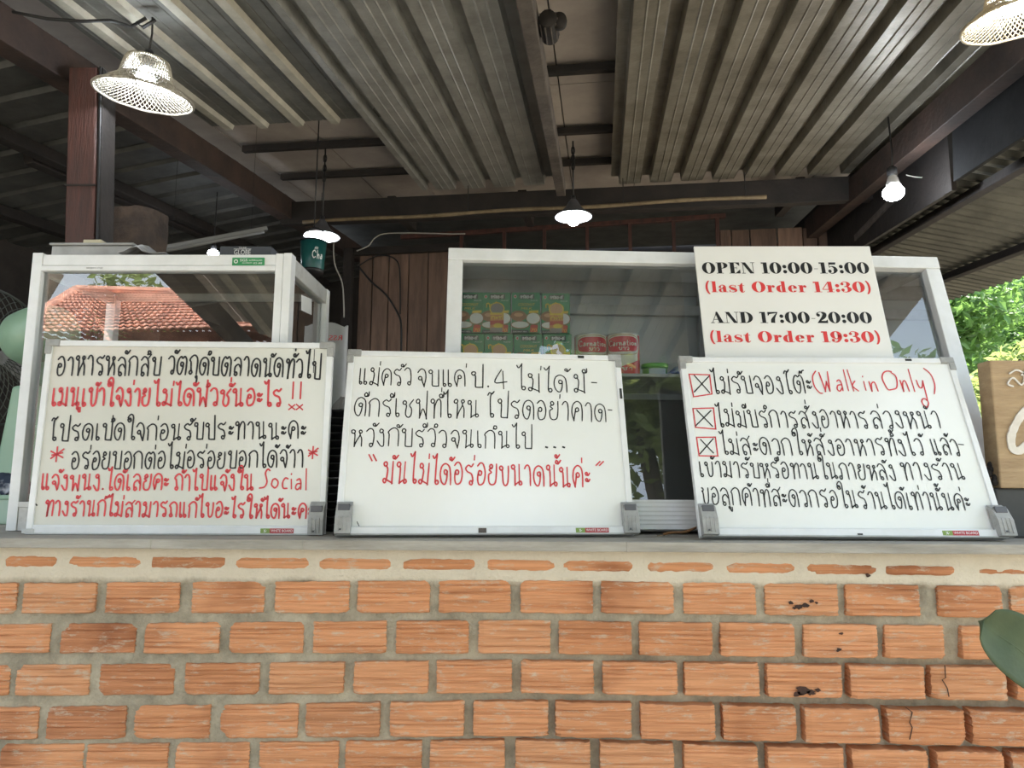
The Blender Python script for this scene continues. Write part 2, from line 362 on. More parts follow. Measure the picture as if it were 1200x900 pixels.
nb = n.new('ShaderNodeTexNoise'); nb.inputs['Scale'].default_value = 160; nb.inputs['Detail'].default_value = 4; l.new(tcn.outputs['Object'], nb.inputs['Vector'])
l.new(nb.outputs['Fac'], bp.inputs['Height']); l.new(bp.outputs[0], P.inputs['Normal'])
# dark stains, cracks and chipped spots on the brick faces
wall.k = 3
def spot(px, py, r, seed):
    q = random.Random(seed); p = at(px, py, FACE)
    wall.add([Vector((p.x + r * q.uniform(.5, 1.2) * 1.5 * math.cos(a * PI / 6), FACE - .0034, p.z + r * q.uniform(.5, 1.1) * math.sin(a * PI / 6))) for a in range(12)], [tuple(range(12))])
for i, (px, py, r) in enumerate(((940, 808, .009), (950, 811, .006), (934, 813, .006), (958, 808, .004), (926, 706, .004), (935, 711, .005), (943, 709, .005), (950, 704, .004), (956, 706, .003), (930, 712, .003), (985, 742, .003), (982, 761, .004), (1016, 674, .004))): spot(px, py, r, i)
def crack(pix, w_):
    P_ = [at(x, y, FACE) for x, y in pix]
    for a, b in zip(P_, P_[1:]):
        wall.add([Vector((a.x - w_, FACE - .0030, a.z)), Vector((a.x + w_, FACE - .0030, a.z)), Vector((b.x + w_, FACE - .0030, b.z)), Vector((b.x - w_, FACE - .0030, b.z))], [(0, 1, 2, 3)])
crack([(1106, 779), (1107, 794), (1103, 796), (1109, 806), (1111, 816)], .0011); crack([(1060, 828), (1068, 834), (1065, 846), (1068, 852), (1065, 866)], .0011)

tag(wall.build('wall_front', [bm, mm, M['concrete'], mat('brown_chip', (.07, .03, .018), .9, 0, (.03, .018, .014), 60)]), None, None, kind='structure')

# counter slab (three butted lengths show as hairline joints on the edge)
ct = MB()
def slab(u, v):
    return Vector((-2.6 + 5.2 * u, -.085 + .90 * v, CT + .0006 * mnoise.noise(Vector((u * 60, v * 9, 2)))))
ct.box(-2.6, -.084, CT - .018, 2.6, .705, CT)
for px in (176, 355, 735):
    x = at(px, 640, -.085).x; ct.box(x - .001, -.0855, CT - .0185, x + .001, -.08, CT + .0006)
tag(ct.build('counter_top', mat('worn_grey_counter', (.40, .375, .33), .8, 0, (.27, .25, .215), 9, .25, 50, (.6, 4, 4)), bevel=.003), 'long grey counter slab along the top of the brick wall', 'counter')
# ------------------------------------------------------------------ handwriting: stroke letters (hundredths of the body height)
G = {
'ก': (66, ["6,0 6,62 0,74 12,90 34,100 54,88 60,60 60,0"]),
'ข': (62, ["@12,86,11,-60 20,60 24,15 36,0 52,14 57,60 57,98"]),
'ค': (68, ["@32,56,11,210 15,2 15,2 2,40 8,82 32,101 56,86 63,50 63,0"]),
'ง': (50, ["@28,87,11,-40 41,60 41,8 34,-1 22,4 4,30"]),
'จ': (58, ["4,78 22,100 44,90 53,50 45,-1 45,-1 33,28 @20,46,11,-20"]),
'ช': (66, ["@13,86,11,-60 24,66 19,20 34,0 51,14 53,50 42,72 64,104"]),
'ด': (70, ["@35,60,11,20 42,30 30,1 10,12 1,48 10,86 34,101 58,86 65,50 65,0"]),
'ต': (72, ["@35,58,11,20 42,30 30,1 10,12 1,48 8,84 24,100 36,90 50,101 64,84 67,50 67,0"]),
'ถ': (66, ["@18,10,10,60 18,30 13,62 4,74 14,90 34,100 54,88 61,60 61,0"]),
'ภ': (70, ["@9,10,10,30 20,30 20,62 9,74 18,90 40,100 60,88 66,60 66,0"]),
'ท': (64, ["@12,87,11,-60 21,70 21,0 21,0 25,60 44,98 58,88 60,58 60,0"]),
'น': (70, ["@12,87,11,-60 23,65 23,1 23,1 44,14 @57,10,9,160", "50,100 50,10"]),
'บ': (64, ["@12,87,11,-60 22,65 22,8 28,0 54,0 59,8 59,100"]),
'ป': (64, ["@12,87,11,-60 22,65 22,8 28,0 54,0 59,8 59,145"]),
'พ': (72, ["@12,87,11,-60 22,65 22,0 22,0 41,46 60,0 60,0 66,100"]),
'ฟ': (72, ["@12,87,11,-60 22,65 22,0 22,0 41,46 60,0 60,0 66,145"]),
'ม': (68, ["@15,87,11,-60 29,62 25,24 @13,10,10,40 34,10 58,0 58,0 60,100"]),
'ย': (60, ["@20,86,10,-30 8,70 22,58 5,46 8,10 26,0 46,10 53,50 54,98"]),
'ร': (56, ["52,103 38,88 22,96 4,80 14,64 40,52 48,22 @36,9,10,30"]),
'ล': (64, ["4,82 22,100 46,90 56,55 57,0", "55,40 36,62 14,48 12,22 @22,9,10,140"]),
'ว': (52, ["2,84 20,100 40,90 47,50 45,18 @35,9,10,20"]),
'ส': (66, ["4,82 22,100 46,88 56,55 57,0", "55,40 36,62 14,48 12,22 @22,9,10,140", "46,86 68,112"]),
'ห': (68, ["@12,87,11,-60 22,65 22,0 22,0 32,30 50,64 @53,87,9,240 52,66 61,44 62,0"]),
'อ': (60, ["@22,54,11,180 8,30 14,4 30,0 48,14 55,56 42,94 24,101 6,86"]),
'า': (44, ["2,82 16,100 32,92 38,55 37,0"]),
'เ': (34, ["10,98 10,20 @20,9,10,170"]),
'แ': (62, ["10,98 10,20 @18,9,8,170", "40,98 40,20 @49,9,9,170"]),
'โ': (44, ["0,118 10,134 24,126 36,140 36,140 16,112 18,20 @28,9,10,170"]),
'ใ': (46, ["@12,122,12,-20 2,136 20,158 36,142 34,90 32,20 @42,9,10,170"]),
'ไ': (42, ["0,140 10,126 26,148 26,148 24,100 24,20 @34,9,10,170"]),
'ะ': (34, ["@9,66,7,-60 20,58 30,70", "@9,36,7,-60 20,28 30,40"]),
'ั': (0, ["@-6,120,8,-60 4,112 20,130"]),
'ิ': (0, ["@-2,122,10,-60 -14,112"]),
'ี': (0, ["@-4,122,10,-60 -12,112 10,114 12,138"]),
'ื': (0, ["@-8,122,9,-60 -16,112 10,114 12,138", "2,116 3,136"]),
'ุ': (0, ["@-6,-14,6,0 0,-24 -1,-44"]),
'ู': (0, ["@-12,-14,6,0 -6,-26 4,-36 6,-12"]),
'็': (0, ["-14,112 -8,130 0,118 8,132 16,124"]),
'่': (0, ["0,118 1,140"]),
'้': (0, ["@-8,124,7,-60 0,114 16,132"]),
'๊': (0, ["-16,114 -10,130 -2,116 6,130 18,134"]),
'.': (22, ["8,2 9,5 11,3 9,0 8,2"]),
'-': (34, ["4,46 28,44"]),
'!': (30, ["14,100 10,8"]),
'*': (100, ["50,98 46,2", "10,70 88,28", "12,22 92,84", "18,44 84,60"]),
'"': (34, ["4,130 12,108", "20,130 28,108"]),
'4': (60, ["36,100 4,34 58,36", "42,92 42,0"]),
'(': (36, ["30,112 10,80 8,30 22,-2 34,-6"]),
')': (36, ["4,112 24,84 26,36 12,-4"]),
'S': (64, ["62,96 48,104 34,84 42,58 48,34 34,10 2,4"]),
'o': (54, ["@26,32,24,90"]),
'c': (46, ["42,56 24,60 8,36 14,8 40,6"]),
'i': (18, ["8,52 10,2", "8,78 9,82"]),
'a': (50, ["14,52 30,60 40,44 40,4", "38,34 16,32 6,12 20,2 40,20"]),
'l': (20, ["8,108 12,0"]),
'k': (42, ["6,108 12,0", "36,50 12,26 42,0"]),
'W': (76, ["2,100 18,4 18,4 36,48 36,48 46,6 46,6 58,104"]),
'n': (48, ["6,54 10,2 10,2 16,38 30,52 38,40 42,0"]),
'O': (84, ["@40,52,46,60"]),
'y': (50, ["6,54 12,22 28,20 42,48 42,48 40,-20 @22,-50,20,30"]),
'm': (62, ["6,54 8,2 8,2 14,40 26,52 30,2 30,2 38,42 50,50 54,2"]),
'r': (38, ["8,54 12,2 12,2 16,40 36,52"]),
't': (38, ["18,92 18,12 34,2", "4,58 34,60"]),
'C': (70, ["62,78 44,102 14,80 8,36 30,2 62,16"]),
'h': (50, ["8,106 10,0 10,0 18,42 34,52 42,34 44,0"]),
' ': (30, []),
}
ABOVE = set('ัิีื็'); TONE = set('่้๊'); BELOW = set('ุู')
def catmull(p, k=4):
    if len(p) < 3: return p
    out = []
    for i in range(len(p) - 1):
        a, b, c, d = p[max(i - 1, 0)], p[i], p[i + 1], p[min(i + 2, len(p) - 1)]
        if (b - a).length < 1e-6 and i: a = b - (c - b)
        if (d - c).length < 1e-6: d = c + (c - b)
        for t in range(k):
            u = t / k
            out.append(.5 * ((2 * b) + (c - a) * u + (2 * a - 5 * b + 4 * c - d) * u * u + (3 * b - a - 3 * c + d) * u ** 3))
    out.append(p[-1])
    return out
def parse(st):
    p = []
    for tk in st.split():
        if tk[0] == '@':
            x, y, r, a = [float(q) for q in tk[1:].split(',')]
            sgn = 1
            last = 10
            for k in range(last + 1):
                th = math.radians(a + sgn * (k - last) * 360 / last)
                rr = r * random.uniform(.88, 1.08)
                p.append(Vector((x + rr * .92 * math.cos(th), y + rr * math.sin(th))))
        else:
            x, y = [float(q) for q in tk.split(',')]; p.append(Vector((x, y)))
    return p
def layout(text, jit=1.0):
    x = 0; strokes = []; lastw = 50; above = False
    for ch in text:
        w, ss = G[ch]
        if w == 0:
            ox = x - lastw * .22; oy = 0
            if ch in TONE: oy = 26 if above else 0
            if ch in ABOVE: above = True
            if ch in BELOW: ox = x - lastw * .15
            sc_ = 1.0
        else:
            ox, oy = x, 0; above = False; lastw = w; sc_ = random.uniform(1 - .05 * jit, 1 + .05 * jit)
            x += w + 13
        oy += random.uniform(-3, 3) * jit
        sh = random.uniform(-.04, .04) * jit
        for st in ss:
            pts = parse(st)
            strokes.append([Vector((ox + (q.x + sh * q.y), oy + q.y * sc_)) for q in catmull(pts)])
    return strokes, max(x - 13, 1)
def ribbon(mb, pts, wd, place, zoff):
    """flat ink ribbon along 2-D points, placed by place(x, y, offset)"""
    q = [pts[0]]
    for p in pts[1:]:
        if (p - q[-1]).length > wd * .12: q.append(p)
    if len(q) < 2: q = [pts[0], pts[0] + Vector((wd * .5, 0))]
    n_ = len(q); vs = []
    d0 = (q[1] - q[0]).normalized() * wd * .35; d1 = (q[-1] - q[-2]).normalized() * wd * .35
    q = [q[0] - d0] + q[1:-1] + [q[-1] + d1]
    for i in range(n_):
        t = (q[min(i + 1, n_ - 1)] - q[max(i - 1, 0)])
        if t.length < 1e-9: t = Vector((1, 0))
        t.normalize(); nn = Vector((-t.y, t.x)) * wd * .5 * (.8 if i in (0, n_ - 1) else random.uniform(.92, 1.08))
        vs += [place(q[i] + nn, zoff), place(q[i] - nn, zoff)]
    mb.add(vs, [(2 * i, 2 * i + 1, 2 * i + 3, 2 * i + 2) for i in range(n_ - 1)])

class Plane:
    """a leaning rectangle: local x right, z up, -y towards the viewer"""
    def __init__(s, o, yaw, roll, lean):
        s.o = Vector(o); s.R = Matrix.Rotation(yaw, 3, 'Z') @ Matrix.Rotation(-lean, 3, 'X') @ Matrix.Rotation(roll, 3, 'Y')
        s.ex, s.ey, s.ez = s.R @ X, s.R @ Y_, s.R @ Z
    def w(s, x, y, z): return s.o + s.ex * x + s.ey * y + s.ez * z
    def loc(s, px, py):
        p = hit(px, py, s.o, s.ey) - s.o
        return Vector((p.dot(s.ex), p.dot(s.ez)))
    def box(s, mb, x0, y0, z0, x1, y1, z1):
        mb.obox(s.w((x0 + x1) / 2, (y0 + y1) / 2, (z0 + z1) / 2), s.ex, s.ey, s.ez, abs(x1 - x0), abs(y1 - y0), abs(z1 - z0))
    def write(s, mb, text, p0, p1, hpx, wpx, y=-.0008, xs=None):
        a, b = s.loc(*p0), s.loc(*p1); d = b - a; L = d.length; d.normalize(); nn = Vector((-d.y, d.x))
        k = (s.loc(p0[0], p0[1] - hpx) - a).length
        lw = (s.loc(p0[0] + wpx, p0[1]) - a).length
        st, w_ = layout(text)
        for q in st:
            pts = [a + d * (p.x / w_ * L) + nn * (p.y / 100 * k) for p in q]
            ribbon(mb, pts, lw, lambda v, off: s.w(v.x, off, v.y), y)
    def line(s, mb, pix, wpx, y=-.0008):
        pts = [s.loc(*p) for p in pix]; lw = (s.loc(pix[0][0] + wpx, pix[0][1]) - pts[0]).length
        if len(pts) > 2: pts = catmull(pts)
        ribbon(mb, pts, lw, lambda v, off: s.w(v.x, off, v.y), y)

def text_into(mb, text, place, size, shear=0.0, sx=1.0):
    """built-in block letters turned into mesh, placed by place(x, y)"""
    cu = bpy.data.curves.new('tmp', 'FONT'); cu.body = text; cu.size = size; cu.shear = shear; cu.resolution_u = 3
    ob = bpy.data.objects.new('tmp', cu); C.objects.link(ob)
    me = bpy.data.meshes.new_from_object(ob.evaluated_get(bpy.context.evaluated_depsgraph_get()))
    mb.add([place(v.co.x * sx, v.co.y) for v in me.vertices], [tuple(p.vertices) for p in me.polygons])
    wd = max([v.co.x for v in me.vertices] or [0]) * sx
    bpy.data.objects.remove(ob); bpy.data.curves.remove(cu); bpy.data.meshes.remove(me)
    return wd
def text_fit(mb, text, x0, x1, y0, h, w3, shear=0.0):
    """text squeezed into x0..x1 with capital height h; w3(x, y) -> world"""
    t = MB(); wd = text_into(t, text, lambda x, y: Vector((x, y, 0)), h / .69, shear)
    k = (x1 - x0) / max(wd, 1e-6)
    mb.add([w3(x0 + v.x * k, y0 + v.y) for v in t.v], t.f)

# ------------------------------------------------------------------ whiteboards
WB, HB = .60, .401
def whiteboard(label, X0, Y0, yaw, roll, lean, panel_mat, ledge=True):
    P = Plane((X0, Y0, CT + .0008 + .0125 * math.sin(lean)), yaw, roll, lean)
    r = thing('whiteboard', label, 'whiteboard', (X0, Y0, CT), 'handwritten whiteboards leaning on the counter')
    m = MB(); P.box(m, -WB / 2 + .008, .0, .012, WB / 2 - .008, .009, HB - .006); m.build('panel', panel_mat, r)
    m = MB(); fw = .0125
    for (a, b, c, d) in ((-WB / 2, .0, -WB / 2 + fw, HB), (WB / 2 - fw, .0, WB / 2, HB), (-WB / 2 + fw, HB - fw, WB / 2 - fw, HB), (-WB / 2 + fw, 0, WB / 2 - fw, .018)):
        P.box(m, a, -.004, b, c, .012, d)
    m.build('frame', M['alu'], r, bevel=.0015)
    for sx in (-1, 1):
        m = MB(); e = WB / 2 + .002
        P.box(m, sx * e, -.006, HB - .013, sx * (e - .030), .014, HB + .002)
        P.box(m, sx * e, -.006, HB - .030, sx * (e - .014), .014, HB - .012)
        m.build('corner_cap', M['cap'], r, bevel=.002)
    m = MB()                                                            # pen ledge along the bottom edge
    P.box(m, -WB / 2 + .02, -.011, .0, WB / 2 - .02, -.003, .0155)
    m.k = 1; P.box(m, -WB / 2 + .004, -.0125, -.001, WB / 2 - .004, .008, .0025)
    m.build('pen_ledge', [M['alu'], M['alu_grey']], r, bevel=.0012)
    return r, P
def bracket(r, P, x, w=.031, h=.067):
    m = MB(); x0, x1 = x - w / 2, x + w / 2
    pr = [(-.004, .0), (-.024, .0), (-.026, .030), (-.018, h - .012), (-.004, h)]
    m.prism([P.w(x0, y, z) for y, z in pr], P.ex * w)
    for k in range(1, 4): P.box(m, x0 + w * k / 4 - .0008, -.0268, .004, x0 + w * k / 4 + .0008, -.0235, .034)
    m.k = 1; P.box(m, x0 + .004, -.0222, h - .021, x1 - .004, -.0140, h - .0085)
    for dx in (-.004,): P.box(m, x + dx - .0018, -.0268, .006, x + dx + .0018, -.024, .0095)
    m.build('ledge_bracket', [M['cap'], M['shade_dark']], r, bevel=.0015)
def maker(r, P, px0, px1, py0, py1):
    a, b = P.loc(px0, py1), P.loc(px1, py0); x0, x1 = a.x, b.x; z0, z1 = .003, .0125
    m = MB(); sp = x0 + (x1 - x0) * .28
    P.box(m, x0, -.0114, z0, sp, -.0106, z1); m.k = 1; P.box(m, sp, -.0114, z0, x1, -.0106, z1)
    m.k = 2
    text_fit(m, 'WHITE BOARD', sp + .002, x1 - .002, z0 + .0026, .0050, lambda x, y: P.w(x, -.0117, y))
    P.write  # logo strokes
    for q in ([(-.3, 0), (.3, 1)], [(-.3, 1), (.3, 0)], [(.3, .2), (.7, .6)]):
        cxx = x0 + (sp - x0) * .45; sc_ = (z1 - z0) * .55
        ribbon(m, [Vector((cxx + p[0] * sc_, z0 + .002 + p[1] * sc_)) for p in q], .0011, lambda v, off: P.w(v.x, off, v.y), -.0117)
    m.build('maker_label', [M['lab_olive'], M['lab_red'], M['white']], r)

def flush(r, only=None):
    global k, d
    for mb, mt, lb in ((k, M['ink'], 'black handwritten line'), (d, M['red_ink'], 'red handwritten line')):
        if mb.v: mb.build('handwritten_line', mt, r, label=lb)
    k, d = MB(), MB()
# --- board 1 (left)
r1_, P1 = whiteboard('ivory whiteboard of black and red handwriting in front of the left cabinet', -.707, .022, .044, 0.0, .028, M['board'])
bracket(r1_, P1, WB / 2 - .014)
m = MB(); P1.box(m, -WB / 2 - .003, -.012, .001, -WB / 2 + .022, -.002, .010); m.build('ledge_end', M['alu_dirty'], r1_, bevel=.001)
maker(r1_, P1, 307, 346, 619, 626)
k = MB(); d = MB()
P1.write(k, 'อาหารหลักสิบ', (65.5, 439.5), (187.7, 440), 22, 2.1)
P1.write(k, 'วัตถุดิบตลาดนัดทั่วไป', (196, 438), (375.7, 443.5), 21.5, 2.1)
flush(r1_)
P1.write(d, 'เมนูเข้าใจง่าย', (60, 475.5), (175.7, 475), 20.5, 2.7)
P1.write(d, 'ไม่ได้ฟิวชั่นอะไร', (179.5, 475), (330, 476), 20, 2.5)
for x in (343, 352):
    P1.line(d, [(x + 1, 448), (x, 467)], 2.4); P1.line(d, [(x - 4.5, 474), (x + 2.5, 480)], 2); P1.line(d, [(x - 4.5, 480), (x + 2.5, 474.5)], 2)
flush(r1_)
P1.write(k, 'โปรดเปิดใจก่อนรับประทานนะคะ', (58.7, 516.5), (358.5, 514), 19.5, 1.9)
flush(r1_)
P1.write(d, '*', (57.5, 541.5), (75.5, 541.5), 17, 2.4)
P1.write(k, 'อร่อยบอกต่อไม่อร่อยบอกได้จ้าา', (82.7, 550), (355.5, 547.5), 20, 1.9)
P1.write(d, '*', (360, 537.5), (373.5, 537.5), 15, 2.2)
flush(r1_)
P1.write(d, 'แจ้งพนง.ได้เลยคะ', (47.5, 574), (197.5, 574), 18, 2.2)
P1.write(d, 'ถ้าไปแจ้งใน', (204, 574.5), (297, 574), 18, 2.2)
P1.write(d, 'Social', (303.7, 573.5), (360, 573.5), 22, 1.9)
flush(r1_)
P1.write(d, 'ทางร้านก็ไม่สามารถแก้ไขอะไรให้ได้นะคะ', (52, 604), (366, 607.5), 17.5, 2.2)
flush(r1_)
m = MB(); P1.box(m, WB / 2 - .040, -.0005, HB - .065, WB / 2 - .0385, .0, HB - .014); m.build('scuff_mark', M['tape_black'], r1_)
m = MB(); P1.line(m, [(41, 590), (43.5, 592)], 2.2); m.build('scuff_mark', M['tape_black'], r1_)

# --- board 2 (middle)
r2_, P2 = whiteboard('clean middle whiteboard with thin black handwriting above one red quoted line', -.072, .005, .103, -.001, .262, M['board_new'])
bracket(r2_, P2, -WB / 2 + .017); bracket(r2_, P2, WB / 2 - .010)
maker(r2_, P2, 674, 712, 620, 627)
k = MB(); d = MB()
P2.write(k, 'แม่ครัว', (419.3, 450.5), (482.5, 451.5), 19.5, 1.35)
P2.write(k, 'จบแค่', (488, 452), (545.8, 453), 19.5, 1.35)
P2.write(k, 'ป.', (552, 454), (575, 454), 19, 1.5); P2.write(k, '4', (579, 455.5), (595, 455.5), 22, 1.4)
P2.write(k, 'ไม่ได้', (605.8, 457), (665.4, 459.5), 20.5, 1.35); P2.write(k, 'มี', (672.5, 460), (687, 460), 20, 1.35); P2.write(k, '-', (693, 458), (701, 458), 20, 1.6)
flush(r2_)
P2.write(k, 'ดีกรีเชฟที่ไหน', (414.3, 488), (561.4, 489.5), 21, 1.4)
P2.write(k, 'โปรดอย่าคาด', (571, 489), (711, 495), 21.5, 1.4); P2.write(k, '-', (713, 490), (719, 490), 20, 1.6)
flush(r2_)
P2.write(k, 'หวังกับรีวิวจนเกินไป', (410.6, 522.5), (624, 526), 20.5, 1.4)
for x in (640.5, 650, 660.5): P2.line(k, [(x - .8, 524), (x + .8, 524.5)], 2.6)
P2.line(k, [(418.5, 611.5), (421.5, 618)], 1.2)
flush(r2_)
P2.write(d, 'มันไม่ได้อร่อยขนาดนั้นค่ะ', (448, 565.5), (692.4, 571.5), 24.5, 1.9)
for x in (434, 439): P2.line(d, [(x - 1.5, 533), (x + 2, 540)], 2.2)
for x in (699, 703): P2.line(d, [(x - .5, 545.5), (x + 4, 541)], 2.0)
flush(r2_)
m = MB()
a = P2.loc(680, 423); P2.box(m, a.x - .006, -.0048, HB - .009, a.x + .008, -.0038, HB - .003)
m.build('tape_mark', M['tape_black'], r2_); m = MB()
a = P2.loc(725, 462); P2.box(m, WB / 2 - .008, -.0048, a.y - .012, WB / 2 - .003, -.0038, a.y + .012)
m.build('tape_mark', M['tape_black'], r2_)
m = MB(); a = P2.loc(565, 624); P2.box(m, a.x - .008, -.0118, .003, a.x + .008, -.0108, .0125); m.build('ledge_sticker', M['wood_grey'], r2_)

# --- board 3 (right)
r3_, P3 = whiteboard('whiteboard with three crossed red checkboxes below the opening hours sign', .645, -.015, .015, 0.0, .335, M['board_new'])
bracket(r3_, P3, -WB / 2 + .017); bracket(r3_, P3, WB / 2 - .010)
maker(r3_, P3, 1102, 1142, 623, 630)
k = MB(); d = MB()
def zz(pts, oy): return [(800 + x / 6.667, oy + y / 6.667) for x, y in pts]
def boxed(c, xs, oy):
    bm_ = MB()
    for i in range(4): P3.line(bm_, zz([c[i], c[(i + 1) % 4]], oy), 1.9)
    bm_.k = 1; P3.line(bm_, zz([xs[0], xs[1]], oy), 1.8); P3.line(bm_, zz([xs[2], xs[3]], oy), 1.8)
    bm_.build('drawn_checkbox', [M['red_ink'], M['ink']], r3_)
boxed([(50, 92), (210, 96), (228, 246), (85, 268)], [(90, 100), (210, 235), (205, 107), (90, 230)], 425)
boxed([(80, 360), (240, 355), (258, 520), (100, 506)], [(110, 372), (232, 498), (220, 376), (100, 495)], 425)
boxed([(108, 18), (255, 16), (274, 164), (128, 162)], [(140, 35), (240, 140), (238, 28), (135, 146)], 510)
P3.write(k, 'ไม่รับจองโต๊ะ', (835.5, 461), (953, 461), 20, 1.55)
P3.write(d, '(', (954, 460), (964, 460), 22, 1.6); P3.write(d, 'Walk', (964, 458.5), (1006, 458.5), 22, 1.6); P3.write(d, 'in', (1012.7, 458), (1030, 458), 21, 1.6)
P3.write(d, 'Only', (1037.5, 458.7), (1086, 458.7), 24, 1.6); P3.write(d, ')', (1091, 461), (1101.5, 461), 24, 1.6)
flush(r3_)
P3.write(k, 'ไม่มีบริการสั่งอาหาร', (841, 500), (1018.7, 502), 19.5, 1.55)
P3.write(k, 'ล่วงหน้า', (1023, 502), (1103.5, 502), 19.5, 1.55)
flush(r3_)
P3.write(k, 'ไม่สะดวกให้สั่งอาหารทิ้งไว้', (846, 533), (1084, 533.5), 19, 1.55)
P3.write(k, 'แล้ว', (1094, 533.5), (1126, 533.5), 19, 1.55); P3.write(k, '-', (1125, 530), (1133, 530), 20, 1.6)
flush(r3_)
P3.write(k, 'เข้ามารับหรือทานในภายหลัง', (820, 559), (1051, 562.5), 18, 1.5)
P3.write(k, 'ทางร้าน', (1059, 562), (1132, 562.5), 18.5, 1.5)
flush(r3_)
P3.write(k, 'ขอลูกค้าที่สะดวกรอในร้านได้เท่านั้นค่ะ', (822, 591), (1139.5, 598.5), 19.5, 1.5)
flush(r3_)
m = MB(); a = P3.loc(1064, 427); P3.box(m, a.x - .006, -.0048, HB - .008, a.x + .008, -.0038, HB - .003)
m.build('tape_mark', M['tape_black'], r3_); m = MB()
a = P3.loc(1005, 628); P3.box(m, a.x - .005, -.0122, .003, a.x + .005, -.0112, .006); m.build('tape_mark', M['tape_black'], r3_)
# ------------------------------------------------------------------ fat-face lettering for the opening hours sign (unit cap height)
def ell(cx, cy, rx, ry, a0, a1, n=18):
    return [(cx + rx * math.cos(math.radians(a0 + (a1 - a0) * i / n)), cy + ry * math.sin(math.radians(a0 + (a1 - a0) * i / n))) for i in range(n + 1)]
def band(o, i):                      # strip between two polylines
    return [[o[k], o[k + 1], i[k + 1], i[k]] for k in range(len(o) - 1)]
def ring(cx, cy, rx, ry, ix, iy, a0=0, a1=360, icx=None):
    return band(ell(cx, cy, rx, ry, a0, a1, 28), ell(icx if icx is not None else cx, cy, ix, iy, a0, a1, 28))
def rc(x0, y0, x1, y1): return [[(x0, y0), (x1, y0), (x1, y1), (x0, y1)]]
def disc(cx, cy, r): return [ell(cx, cy, r, r, 0, 342, 19)]
def stroke(pts, ws):                 # variable-width stroke
    q = [Vector(p) for p in pts]; k = 5; P = catmull(q, k); o = []; i = []
    for j, p in enumerate(P):
        t = P[min(j + 1, len(P) - 1)] - P[max(j - 1, 0)]; t.normalize(); nn = Vector((-t.y, t.x))
        u = j / k; a = min(int(u), len(ws) - 1); b = min(a + 1, len(ws) - 1); w = ws[a] + (ws[b] - ws[a]) * (u - a)
        o.append(p + nn * w / 2); i.append(p - nn * w / 2)
    return band(o, i)
T = .05                              # hairline
